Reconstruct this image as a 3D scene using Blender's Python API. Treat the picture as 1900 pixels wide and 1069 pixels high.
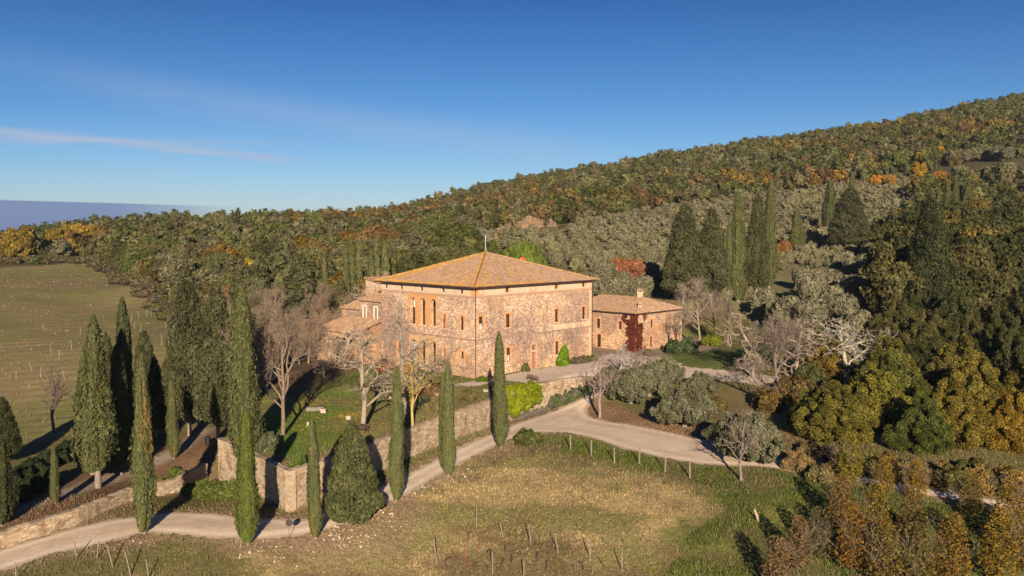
import bpy, math, random
import numpy as np
from mathutils import Vector
for o in list(bpy.data.objects): bpy.data.objects.remove(o)
SC = bpy.context.scene
COL = SC.collection
R = math.radians
# ------------------------------------------------------------------ camera
CAMH = 20.88; PITCH = R(3.84); FOC = 1700.0
cam = bpy.data.cameras.new('camera'); camo = bpy.data.objects.new('camera', cam); COL.objects.link(camo)
camo.location = (0, 0, CAMH); camo.rotation_euler = (R(90) - PITCH, 0, 0)
cam.sensor_width = 36; cam.lens = 36 * FOC / 1900; cam.clip_end = 20000; cam.clip_start = .5
SC.camera = camo
# ------------------------------------------------------------------ world
SUN_EL = 17.0; SUN_AZ = 176.5
w = bpy.data.worlds.new('World'); SC.world = w; w.use_nodes = True
nt = w.node_tree; nt.nodes.clear()
def N(t, **k):
    n = nt.nodes.new(t)
    for a, b in k.items(): setattr(n, a, b)
    return n
def L(a, b): nt.links.new(a, b)
def MATH(op, a, b=None, c=None, clamp=False):
    n = N('ShaderNodeMath', operation=op); n.use_clamp = clamp
    for i, v in enumerate((a, b, c)):
        if v is None: continue
        if hasattr(v, 'links'): L(v, n.inputs[i])
        else: n.inputs[i].default_value = v
    return n.outputs[0]
def SS(v, a, b):
    n = N('ShaderNodeMapRange', interpolation_type='SMOOTHSTEP'); L(v, n.inputs[0])
    n.inputs[1].default_value = a; n.inputs[2].default_value = b; return n.outputs[0]
def MIX(f, a, b):
    n = N('ShaderNodeMix', data_type='RGBA')
    for i, v in ((0, f), (6, a), (7, b)):
        if hasattr(v, 'links'): L(v, n.inputs[i])
        else: n.inputs[i].default_value = v
    return n.outputs[2]
sky = N('ShaderNodeTexSky', sky_type='NISHITA', sun_disc=False)
sky.sun_elevation = R(SUN_EL); sky.sun_rotation = R(SUN_AZ); sky.altitude = 300; sky.air_density = 1.0; sky.dust_density = .35; sky.ozone_density = 2.2
tc = N('ShaderNodeTexCoord'); sp = N('ShaderNodeSeparateXYZ'); L(tc.outputs['Generated'], sp.inputs[0])
X, Y, Z = sp.outputs
az = MATH('ARCTAN2', X, Y); el = MATH('ARCSINE', Z)          # radians; az 0 straight ahead
tint = N('ShaderNodeMix', data_type='RGBA', blend_type='MULTIPLY'); tint.inputs[0].default_value = 1
rp = N('ShaderNodeValToRGB'); L(MATH('MULTIPLY', el, 2.5, clamp=True), rp.inputs[0]); re_ = rp.color_ramp.elements
re_[0].position = 0; re_[0].color = (.46, .54, .80, 1); re_[1].position = 1; re_[1].color = (.024, .165, .38, 1)
for p_, c_ in ((.13, (.32, .47, .73, 1)), (.32, (.135, .335, .60, 1)), (.62, (.024, .19, .42, 1))):
    q = re_.new(p_); q.color = c_
L(sky.outputs[0], tint.inputs[6]); L(rp.outputs[0], tint.inputs[7])
base = tint.outputs[2]
# thin cirrus streaks low in the north
mp = N('ShaderNodeCombineXYZ'); L(MATH('MULTIPLY', az, 5), mp.inputs[0]); L(MATH('MULTIPLY', el, 60), mp.inputs[1])
no = N('ShaderNodeTexNoise'); no.inputs['Scale'].default_value = 2.2; no.inputs['Detail'].default_value = 6; L(mp.outputs[0], no.inputs['Vector'])
wob = MATH('MULTIPLY', MATH('SUBTRACT', no.outputs[0], .5), .012)
def streak(az0, el0, az1, el1, wd, amp, fade):
    sl = (el1 - el0) / (az1 - az0)
    line = MATH('ADD', MATH('MULTIPLY', MATH('SUBTRACT', az, az0), sl), el0)
    d = MATH('ABSOLUTE', MATH('ADD', MATH('SUBTRACT', el, line), wob))
    m = MATH('SUBTRACT', 1, SS(d, 0, wd))
    m = MATH('MULTIPLY', m, MATH('SUBTRACT', 1, SS(az, az1 - fade, az1 + .01)))
    m = MATH('MULTIPLY', m, SS(az, az0 - .6, az0 - .2))
    return MATH('MULTIPLY', MATH('MULTIPLY', m, MATH('ADD', MATH('MULTIPLY', no.outputs[0], 1.0), .25)), amp)
def AE(px, py): return math.atan((px - 950) / FOC), math.atan((420 - py) / FOC) * math.cos(math.atan((px - 950) / FOC))
s1 = streak(*AE(0, 243), *AE(575, 300), .0075, .80, .05)
s2 = streak(*AE(150, 262), *AE(700, 266), .0060, .40, .25)
s3 = streak(*AE(880, 262), *AE(1180, 300), .030, .28, .12)
cl = MATH('MINIMUM', MATH('ADD', MATH('ADD', s1, s2), s3), .8)
sky2 = MIX(cl, base, (3.0, 3.4, 4.4, 1))
# low bank of far cloud and haze, seen on the left where the hill drops away
lim = MATH('ADD', MATH('MULTIPLY', az, -.022), math.radians(.80))
edge = MATH('SUBTRACT', 1, SS(MATH('SUBTRACT', el, MATH('ADD', lim, MATH('MULTIPLY', wob, .10))), -.0006, .0010))
edge = MATH('MULTIPLY', edge, MATH('SUBTRACT', 1, SS(az, -.42, -.26)))
bankc = MIX(SS(el, -.02, .022), (.62, 1.25, 2.7, 1), (1.0, 1.4, 2.8, 1))
sky3 = MIX(MATH('MULTIPLY', edge, .85), sky2, bankc)
bg = N('ShaderNodeBackground'); bg.inputs['Strength'].default_value = .085
out = N('ShaderNodeOutputWorld'); L(sky3, bg.inputs[0]); L(bg.outputs[0], out.inputs[0])
# ------------------------------------------------------------------ sun, exposure
sun = bpy.data.lights.new('sun', 'SUN'); sun.energy = 5.0; sun.angle = R(.5); sun.color = (1, .83, .62)
suno = bpy.data.objects.new('sun', sun); COL.objects.link(suno)
ce = math.cos(R(SUN_EL)); sd = Vector((-math.sin(R(SUN_AZ)) * ce, -math.cos(R(SUN_AZ)) * ce, -math.sin(R(SUN_EL))))
suno.rotation_euler = sd.to_track_quat('-Z', 'Y').to_euler()
SC.view_settings.view_transform = 'Standard'; SC.view_settings.look = 'None'
SC.view_settings.exposure = .8; SC.view_settings.gamma = 1; SC.view_settings.use_curve_mapping = False
try: SC.cycles.max_bounces = 4; SC.cycles.diffuse_bounces = 2
except Exception: pass

rng = np.random.default_rng(7); random.seed(7)
# ------------------------------------------------------------------ numeric helpers
_H = np.random.default_rng(99).random((256, 256))
def vnoise(x, y, s=0):
    x = np.asarray(x, float) + s * 17.31; y = np.asarray(y, float) + s * 9.77
    xi = np.floor(x).astype(int); yi = np.floor(y).astype(int); fx = x - xi; fy = y - yi
    fx = fx * fx * (3 - 2 * fx); fy = fy * fy * (3 - 2 * fy)
    a = _H[xi & 255, yi & 255]; b = _H[(xi + 1) & 255, yi & 255]; c = _H[xi & 255, (yi + 1) & 255]; d = _H[(xi + 1) & 255, (yi + 1) & 255]
    return (a * (1 - fx) + b * fx) * (1 - fy) + (c * (1 - fx) + d * fx) * fy
def fbm(x, y, s=0, o=4):
    t = 0; a = .5; n = 0
    for k in range(o):
        t = t + a * vnoise(np.asarray(x) * 2 ** k, np.asarray(y) * 2 ** k, s + k * 3); n += a; a *= .5
    return t / n
def sst(x, a, b):
    t = np.clip((x - a) / (b - a), 0, 1); return t * t * (3 - 2 * t)
def inpoly(P, x, y):
    x = np.asarray(x, float); y = np.asarray(y, float); r = np.zeros(x.shape, bool); n = len(P)
    for i in range(n):
        x0, y0 = P[i]; x1, y1 = P[(i + 1) % n]
        if y0 == y1: continue
        c = ((y0 > y) != (y1 > y)) & (x < (x1 - x0) * (y - y0) / (y1 - y0) + x0); r ^= c
    return r
def segd(a, b, x, y):
    dx, dy = b[0] - a[0], b[1] - a[1]; t = np.clip(((x - a[0]) * dx + (y - a[1]) * dy) / (dx * dx + dy * dy + 1e-9), 0, 1)
    return np.hypot(x - a[0] - t * dx, y - a[1] - t * dy)
def sdpoly(P, x, y):           # positive inside
    d = np.full(np.shape(x), 1e9)
    for i in range(len(P)): d = np.minimum(d, segd(P[i], P[(i + 1) % len(P)], x, y))
    return np.where(inpoly(P, x, y), d, -d)
def ray(px, py):
    v = (534.5 - py) / FOC; return (px - 950) / FOC, math.cos(PITCH) + v * math.sin(PITCH), -math.sin(PITCH) + v * math.cos(PITCH)
def onz(px, py, z):
    a, b, c = ray(px, py); t = (z - CAMH) / c; return a * t, b * t
def atD(px, py, D):
    a, b, c = ray(px, py); return a / b * D, D, CAMH + c / b * D
# ------------------------------------------------------------------ terrain height
CP = []
for px, py, z in [(0,1060,-5.5),(0,1000,-5.2),(-250,1060,-5.6),(250,1000,-5),(460,1008,-4.8),(600,980,-4.6),(740,920,-4.1),(846,835,-3.4),(900,825,-3.4),
                  (920,800,-3.35),(1000,790,-3.4),(1050,752,-3.0),(1085,735,-2.3),(1150,790,-3.3),(1300,850,-3.8),(1450,850,-3.8),(1600,900,-4.4),(1900,950,-5.5),(2100,950,-6),
                  (1900,1060,-7.5),(1400,1060,-6.8),(950,1060,-6.1),(600,1060,-6),(300,1060,-6),(900,940,-4.8),(1200,940,-4.9),(531,951,-4.5),(610,922,-4.3),(760,850,-3.4),
                  (450,920,-4.7),(385,890,-4.8),(242,935,-5.0),(146,975,-5.0),(182,905,-5.0),(103,925,-5.1),(323,852,-4.2),(0,900,-5.2),(1130,720,-1.6),(1200,730,-2.4),
                  (1280,684,-.6),(1400,702,-1.2),(1550,740,-2.2),(1750,747,-2.4),(1900,790,-3.2),(1345,800,-3.3)]:
    x, y = onz(px, py, z); CP.append((x, y, z))
for px, py, D in [(0,800,115),(0,650,155),(200,650,150),(0,560,210),(150,560,215),(300,600,180),(0,500,300),(200,485,320),(330,530,230),(330,640,150),(-300,560,210),(-300,500,330),
                  (0,470,420),(100,448,450),(200,434,500),(400,427,520),(600,427,520),(690,428,560),(800,389,650),(950,361,670),(1100,345,700),(1300,300,750),(1500,275,750),(1700,230,780),(1900,193,800),(2200,150,800),
                  (920,432,330),(1000,422,350),(1260,378,420),(1600,338,450),(1700,322,450),(1850,302,430),(2100,290,430),(900,480,205),(1100,510,220),(1150,545,200),(1260,560,187),(1500,522,220),(1480,480,270),
                  (1537,437,320),(1400,560,187),(1500,600,165),(560,600,170),(450,560,230),(400,520,280),(650,560,200),(600,480,350),(1000,470,270),(780,450,300)]:
    CP.append(atD(px, py, D))
for px, D, z in [(1850,150,.2),(1850,190,7),(1850,240,14),(1900,330,27),(1700,220,9),(1700,150,.2),(1600,200,6),(2100,150,1),(2100,240,16),(350,105,-3.4),(423,97,-2.4),(1300,158,.2),(1450,150,.6)]:
    CP.append(((px - 950) / FOC * D, D, z))
CP += [(0,0,-11),(-60,20,-10),(60,20,-11),(0,-120,-14),(-250,-50,-12),(250,-50,-10),(-160,60,-7),(160,60,-5),(-35,130,-.4),(-36,160,.3),(0,180,1.5),(36,174,1.0),(-260,600,-25),(-150,760,-30),(0,800,-20),(60,960,15),(200,1050,35),(420,1150,75),
       (-500,500,-40),(-400,200,-6),(-300,900,-60),(600,1000,110),(400,400,55),(350,200,30)]
CP = np.array(CP)
def _k(r): return np.sqrt(r * r + 36.0)
_n = len(CP); _D = np.hypot(CP[:, None, 0] - CP[None, :, 0], CP[:, None, 1] - CP[None, :, 1])
_A = np.zeros((_n + 3, _n + 3)); _A[:_n, :_n] = -_k(_D) + np.eye(_n) * .05; _A[:_n, _n] = 1; _A[:_n, _n + 1:] = CP[:, :2]; _A[_n:, :_n] = _A[:_n, _n:].T
_W = np.linalg.solve(_A, np.r_[CP[:, 2], 0, 0, 0])
def Bz(x, y):
    x = np.asarray(x, float); y = np.asarray(y, float); sh = x.shape; x = x.ravel(); y = y.ravel(); o = np.empty(x.size)
    for i in range(0, x.size, 20000):
        a = x[i:i + 20000]; b = y[i:i + 20000]
        o[i:i + 20000] = -_k(np.hypot(a[:, None] - CP[:, 0], b[:, None] - CP[:, 1])) @ _W[:_n] + _W[_n] + _W[_n + 1] * a + _W[_n + 2] * b
    return o.reshape(sh)
def Tz(y): return np.clip(-1.2 + (np.asarray(y, float) - 80) / 40 * 1.2, -1.2, 0)
def onT(px, py, off):
    y = 100
    for _ in range(20): x, y = onz(px, py, float(Tz(y)) + off)
    return (x, y)
WALLPX = [(404,815),(470,846),(537,877),(618.6,850.5),(725,812),(800,783.5),(844,768.5),(918,740),(960,727),(1000,714),(1045,705),(1085,700)]
WP = [onT(a, b, .3) for a, b in WALLPX]
TERR = WP + [(16,131),(34,150),(38,174),(-5,180),(-33,162),(-37,120)]
TW = [.7] * (len(WP) - 1) + [4, 6, 8, 8, 8, 7, 5]
BANKF = [onz(a, b, z) for a, b, z in [(-260,1120,-5.2),(0,1017,-5.1),(146,975,-5.0),(242,934,-5.0),(330,906,-4.85),(385,888,-4.8)]]
BANK = BANKF + [onz(404, 818, -1.2), (-42, 135), (-140, 130), (-160, 80)]
BW = [.6] * 5 + [3, 20, 25, 25, 25]
def soft(P, Wd, x, y):
    s = np.ones(np.shape(x))
    for i in range(len(P)): s = np.minimum(s, sst(segd(P[i], P[(i + 1) % len(P)], x, y), 0, Wd[i]))
    return np.where(inpoly(P, x, y), s, 0)
def G(x, y):
    x = np.asarray(x, float); y = np.asarray(y, float)
    b = Bz(x, y); b = b + (fbm(x * .09, y * .09, 3) - .5) * .5 * sst(y, 20, 60) * sst(np.abs(y - 120) + np.abs(x) * .4, 20, 60)
    b = b + 1.25 * soft(BANK, BW, x, y)
    s = soft(TERR, TW, x, y); return b * (1 - s) + Tz(y) * s
def g1(x, y): return float(G(np.array([x]), np.array([y]))[0])
_T = np.concatenate([np.linspace(45, 140, 380), np.linspace(140, 900, 700)])
def spot(px, py):
    a, b, c = ray(px, py); t = _T / b; x = a * t; y = b * t; z = CAMH + c * t; g = G(x, y); i = np.argmax(z < g)
    if i == 0: return onz(px, py, -5)
    f = (z[i-1] - g[i-1]) / ((z[i-1] - g[i-1]) - (z[i] - g[i]) + 1e-9)
    return float(x[i-1] + (x[i] - x[i-1]) * f), float(y[i-1] + (y[i] - y[i-1]) * f)
def spots(L_): return [spot(a, b) for a, b in L_]
# ------------------------------------------------------------------ mesh builder
class MB:
    def __init__(s): s.V = []; s.F = []; s.C = []; s.n = 0
    def add(s, V, F, C=(1, 1, 1)):
        V = np.asarray(V, float).reshape(-1, 3); F = np.asarray(F, int)
        C = np.asarray(C, float)
        if C.ndim == 1: C = np.tile(C[:3], (len(V), 1))
        s.V.append(V); s.F.append(F + s.n); s.C.append(C); s.n += len(V)
    def mesh(s, name, mat, smooth=False):
        V = np.concatenate(s.V); C = np.concatenate(s.C); me = bpy.data.meshes.new(name)
        tot = np.concatenate([np.full(len(f), f.shape[1]) for f in s.F]); lo = np.concatenate([f.ravel() for f in s.F])
        me.vertices.add(len(V)); me.vertices.foreach_set('co', V.ravel())
        me.loops.add(len(lo)); me.loops.foreach_set('vertex_index', lo)
        me.polygons.add(len(tot)); me.polygons.foreach_set('loop_start', np.r_[0, np.cumsum(tot)[:-1]]); me.polygons.foreach_set('loop_total', tot)
        me.polygons.foreach_set('use_smooth', np.full(len(tot), bool(smooth)))
        at = me.color_attributes.new('Col', 'FLOAT_COLOR', 'POINT'); at.data.foreach_set('color', np.c_[C, np.ones(len(C))].ravel())
        me.materials.append(mat); me.update(calc_edges=True); return me
    def obj(s, name, mat, parent=None, smooth=False):
        return link(name, s.mesh(name, mat, smooth), parent)
def link(name, me, parent=None, loc=None, rz=0, sc=None):
    o = bpy.data.objects.new(name, me); COL.objects.link(o)
    if parent: o.parent = parent
    if loc is not None: o.location = loc
    o.rotation_euler[2] = rz
    if sc is not None: o.scale = sc if hasattr(sc, '__len__') else (sc, sc, sc)
    return o
def tag(o, label=None, cat=None, group=None, kind=None):
    if label: o['label'] = label
    if cat: o['category'] = cat
    if group: o['group'] = group
    if kind: o['kind'] = kind
    return o
def empty(name, loc, label, cat, group=None, rz=0, sc=None):
    e = link(name, None, None, loc, rz, sc); e.empty_display_size = .3; return tag(e, label, cat, group)
BOXF = np.array([(0,3,2,1),(4,5,6,7),(0,1,5,4),(1,2,6,5),(2,3,7,6),(3,0,4,7)])
def box8(mb, P, C=(1,1,1)): mb.add(P, BOXF, C)
def bx(mb, O, u, n, s0, s1, z0, z1, d0, d1, C=(1,1,1), oz=0):      # facade-frame box
    def p(s, z, d): return (O[0] + u[0]*s + n[0]*d, O[1] + u[1]*s + n[1]*d, z + oz)
    box8(mb, [p(s0,z0,d1),p(s0,z0,d0),p(s1,z0,d0),p(s1,z0,d1),p(s0,z1,d1),p(s0,z1,d0),p(s1,z1,d0),p(s1,z1,d1)], C)
def cube(mb, x0, x1, y0, y1, z0, z1, C=(1,1,1)): bx(mb, (0,0), (1,0), (0,-1), x0, x1, z0, z1, -y1, -y0, C)
def tube(mb, P, Rr, k=5, C=(1,1,1), cap=True):
    P = np.asarray(P, float); m = len(P); T = np.gradient(P, axis=0); T /= np.linalg.norm(T, axis=1)[:, None] + 1e-9
    up = np.array([0, 0, 1.]) if abs(T[0, 2]) < .9 else np.array([1., 0, 0])
    a = np.cross(T, up); a /= np.linalg.norm(a, axis=1)[:, None] + 1e-9; b = np.cross(T, a); th = np.arange(k) * 2 * math.pi / k
    Rr = np.broadcast_to(np.asarray(Rr, float), (m,))
    V = P[:, None] + (a[:, None] * np.cos(th)[None, :, None] + b[:, None] * np.sin(th)[None, :, None]) * Rr[:, None, None]
    i = np.arange(m - 1)[:, None] * k; j = np.arange(k)[None]; jn = (j + 1) % k
    F = np.stack([i + j, i + jn, i + k + jn, i + k + j], -1).reshape(-1, 4); mb.add(V.reshape(-1, 3), F, C)
    if cap and k > 3:
        mb.add(V[-1], np.arange(k)[None], C); mb.add(V[0], np.arange(k)[::-1][None], C)
# ------------------------------------------------------------------ materials
def mat(name, base=(1,1,1), rough=.9, attr=True, objcol=False, var=0, scale=1., bump=0, bscale=8., transl=0, spec=.2, fn=None, metal=0, coat=None):
    global nt
    m = bpy.data.materials.new(name); m.use_nodes = True; nt = m.node_tree; nt.nodes.clear()
    o = N('ShaderNodeOutputMaterial'); tcn = N('ShaderNodeTexCoord'); pos = N('ShaderNodeNewGeometry').outputs['Position']
    col = None
    def mul(a, b):
        n = N('ShaderNodeMix', data_type='RGBA', blend_type='MULTIPLY'); n.inputs[0].default_value = 1
        for i, v in ((6, a), (7, b)):
            if hasattr(v, 'links'): L(v, n.inputs[i])
            else: n.inputs[i].default_value = v
        return n.outputs[2]
    col = (*base, 1)
    if attr: a = N('ShaderNodeAttribute'); a.attribute_name = 'Col'; col = mul(a.outputs['Color'], col)
    if objcol: oi = N('ShaderNodeObjectInfo'); col = mul(oi.outputs['Color'], col)
    if var:
        n1 = N('ShaderNodeTexNoise'); n1.inputs['Scale'].default_value = scale; n1.inputs['Detail'].default_value = 5; n1.inputs['Roughness'].default_value = .65; L(pos, n1.inputs['Vector'])
        mr = N('ShaderNodeMapRange'); L(n1.outputs[0], mr.inputs[0]); mr.inputs[1].default_value = .3; mr.inputs[2].default_value = .7; mr.inputs[3].default_value = 1 - var; mr.inputs[4].default_value = 1 + var
        cb = N('ShaderNodeCombineColor'); [L(mr.outputs[0], cb.inputs[i]) for i in range(3)]; col = mul(cb.outputs[0], col)
    if fn: col = fn(col, pos, mul)
    nrm = None
    if bump:
        nb = N('ShaderNodeTexNoise'); nb.inputs['Scale'].default_value = bscale; nb.inputs['Detail'].default_value = 4; L(pos, nb.inputs['Vector'])
        bn = N('ShaderNodeBump'); bn.inputs['Strength'].default_value = 1; bn.inputs['Distance'].default_value = bump; L(nb.outputs[0], bn.inputs['Height']); nrm = bn.outputs[0]
    if transl:
        d = N('ShaderNodeBsdfDiffuse'); t = N('ShaderNodeBsdfTranslucent'); mx = N('ShaderNodeMixShader'); mx.inputs[0].default_value = transl
        for q in (d, t):
            if hasattr(col, 'links'): L(col, q.inputs[0])
            else: q.inputs[0].default_value = col
        L(d.outputs[0], mx.inputs[1]); L(t.outputs[0], mx.inputs[2]); L(mx.outputs[0], o.inputs[0])
    else:
        p = N('ShaderNodeBsdfPrincipled'); p.inputs['Roughness'].default_value = rough; p.inputs['Specular IOR Level'].default_value = spec; p.inputs['Metallic'].default_value = metal
        if hasattr(col, 'links'): L(col, p.inputs[0])
        else: p.inputs[0].default_value = col
        if nrm: L(nrm, p.inputs['Normal'])
        L(p.outputs[0], o.inputs[0])
    return m
def masonry(col, pos, mul):            # rubble stone: cells of differing stone with mortar between
    cr = N('ShaderNodeMapping'); L(pos, cr.inputs[0]); cr.inputs['Scale'].default_value = (1, 1, 1.7)
    v = N('ShaderNodeTexVoronoi'); v.inputs['Scale'].default_value = 4.2; L(cr.outputs[0], v.inputs['Vector'])
    rmp = N('ShaderNodeValToRGB'); e = rmp.color_ramp.elements
    e[0].position = 0; e[0].color = (.55,.46,.42,1); e[1].position = 1; e[1].color = (1.50,1.46,1.40,1)
    for p_, c_ in ((.3,(.85,.72,.62,1)),(.5,(1.1,.98,.86,1)),(.62,(1.08,.80,.64,1)),(.8,(1.25,1.15,1.02,1))):
        q = rmp.color_ramp.elements.new(p_); q.color = c_
    sc_ = N('ShaderNodeSeparateColor'); L(v.outputs['Color'], sc_.inputs[0]); L(sc_.outputs[0], rmp.inputs[0]); c = mul(rmp.outputs[0], col)
    n = N('ShaderNodeTexNoise'); n.inputs['Scale'].default_value = .33; n.inputs['Detail'].default_value = 5; L(pos, n.inputs['Vector'])
    c = MIX(MATH('MULTIPLY', SS(n.outputs[0], .50, .66), .55), c, mul(col, (1.22, .92, .66, 1)))     # remains of ochre plaster
    n2 = N('ShaderNodeTexNoise'); n2.inputs['Scale'].default_value = 1.1; n2.inputs['Detail'].default_value = 6; L(pos, n2.inputs['Vector'])
    c = MIX(MATH('MULTIPLY', SS(n2.outputs[0], .48, .7), .55), c, mul(col, (.55, .45, .45, 1)))
    szz = N('ShaderNodeSeparateXYZ'); L(pos, szz.inputs[0])
    c = MIX(MATH('MULTIPLY', SS(szz.outputs[2], 11.0, 11.3), .6), c, mul(col, (1.25, 1.22, 1.12, 1)))          # paler render of the attic storey
    c = MIX(MATH('MULTIPLY', MATH('SUBTRACT', 1, SS(szz.outputs[2], 2.0, 5.0)), .35), c, mul(c, (1.22, 1.05, .78, 1)))
    n3 = N('ShaderNodeTexNoise'); n3.inputs['Scale'].default_value = .13; n3.inputs['Detail'].default_value = 6; L(pos, n3.inputs['Vector'])
    c = MIX(MATH('MULTIPLY', MATH('MULTIPLY', SS(n3.outputs[0], .42, .56), MATH('SUBTRACT', 1, SS(szz.outputs[2], 10.6, 11.2))), .6), c, mul(c, (.56, .53, .60, 1)))   # grey-violet film left by the creeper
    return c
def mossy(col, pos, mul):              # brown and grey weather stains on the old walls
    n = N('ShaderNodeTexNoise'); n.inputs['Scale'].default_value = .9; n.inputs['Detail'].default_value = 6; L(pos, n.inputs['Vector'])
    c = MIX(MATH('MULTIPLY', SS(n.outputs[0], .50, .62), .7), col, mul(col, (.66, .54, .42, 1)))
    n = N('ShaderNodeTexNoise'); n.inputs['Scale'].default_value = .5; n.inputs['Detail'].default_value = 4; L(pos, n.inputs['Vector'])
    return MIX(MATH('MULTIPLY', SS(n.outputs[0], .54, .64), .6), c, mul(col, (1.35, 1.33, 1.25, 1)))
M = dict(
    ground=mat('ground', var=.30, scale=2.3, bump=.10, bscale=3.5, rough=1, spec=.05),
    gravel=mat('gravel', var=.16, scale=5, bump=.02, bscale=14, rough=1, spec=.1),
    leaf=mat('leaf', objcol=True, transl=.22),
    bark=mat('bark', objcol=True, var=.25, scale=3, rough=.95),
    stone=mat('stone', objcol=True, var=.14, scale=4, bump=.02, bscale=7, fn=mossy),
    masonry=mat('masonry', var=.10, scale=9, bump=.05, bscale=7, fn=masonry),
    brick=mat('brick', var=.22, scale=4, bump=.02, bscale=12),
    tile=mat('tile', var=.2, scale=6, rough=.85),
    wood=mat('wood', var=.2, scale=6, rough=.7),
    paint=mat('paint', rough=.55, spec=.4), metal=mat('metal', rough=.45, metal=.6),
    glass=mat('glass', base=(.02,.022,.026), attr=False, rough=.1, spec=.5),
    dark=mat('dark_room', base=(.05,.035,.028), attr=False))
# ------------------------------------------------------------------ ground colours
Z_ = {}
Z_['road'] = spots([(-120,1062),(0,1020),(120,985),(200,966),(330,951),(400,954),(470,962),(560,966),(640,935),(700,905),(760,878),(846,834),(920,802),(960,785),(1040,757),(1085,736),(1115,730),
    (1100,744),(1088,760),(1098,775),(1130,783),(1175,789),(1230,800),(1300,815),(1400,838),(1480,862),(1560,878),(1700,905),(1900,935),(2100,965),(2100,975),(1900,948),(1700,917),(1540,886),(1420,868),(1300,862),(1230,851),(1150,831),(1100,814),
    (1050,804),(1000,803),(960,812),(920,829),(846,866),(760,917),(720,937),(640,975),(560,995),(480,1003),(400,1000),(330,993),(268,990),(200,1008),(100,1030),(0,1062),(-120,1105)])
Z_['yard'] = spots([(846,712),(900,706),(960,692),(1030,680),(1100,668),(1135,655),(1150,684),(1110,699),(1060,700),(1030,707),(975,712),(940,706),(890,716),(846,718)])
Z_['back'] = spots([(1140,655),(1250,668),(1270,682),(1400,694),(1520,712),(1640,728),(1760,738),(1900,775),(1900,795),(1760,752),(1640,742),(1500,728),(1400,712),(1260,700),(1150,684)])
Z_['litter'] = spots([(1085,768),(1095,742),(1120,746),(1160,760),(1340,796),(1500,850),(1640,880),(1400,842),(1300,822),(1200,798),(1110,784)])
Z_['straw'] = spots([(640,1000),(760,925),(860,880),(930,850),(1030,850),(1130,870),(1250,890),(1350,925),(1310,1000),(1200,1040),(1000,985),(860,990),(760,1040),(600,1060),(520,1030)])
Z_['lush'] = spots([(1040,815),(1110,822),(1200,850),(1300,868),(1480,872),(1600,905),(1900,975),(1900,1069),(1560,1069),(1240,1069),(1270,1000),(1350,950),(1320,905),(1190,868),(1050,838)])
Z_['field'] = spots([(-300,492),(0,496),(90,493),(195,480),(300,520),(335,545),(338,640),(315,700),(130,800),(0,830),(-300,860)])
Z_['fpath'] = spots([(190,486),(215,492),(300,520),(330,535),(338,560),(300,552),(230,520)])
Z_['track'] = spots([(-60,985),(0,955),(70,925),(150,897),(250,862),(330,826),(380,790),(395,800),(330,845),(250,880),(120,925),(0,975),(-60,1000)])
Z_['earth'] = BANKF[:] + [onz(404, 815, -1.5)] + spots([(430,808),(400,795),(330,800),(250,845),(130,880),(0,940),(-120,985)])
Z_['scar'] = spots([(915,430),(930,408),(1010,404),(1045,404),(1040,418),(960,426)]) + []
Z_['lawnr'] = spots([(1235,655),(1400,640),(1450,670),(1380,690),(1240,680)])
Z_['autlawn'] = spots([(590,745),(660,740),(680,790),(600,800)])
OLI = spots([(862,442),(1000,424),(1260,382),(1600,342),(1700,326),(1680,400),(1600,470),(1560,520),(1500,560),(1400,575),(1280,560),(1150,548),(1080,515),(1000,485),(885,472)])
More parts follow.
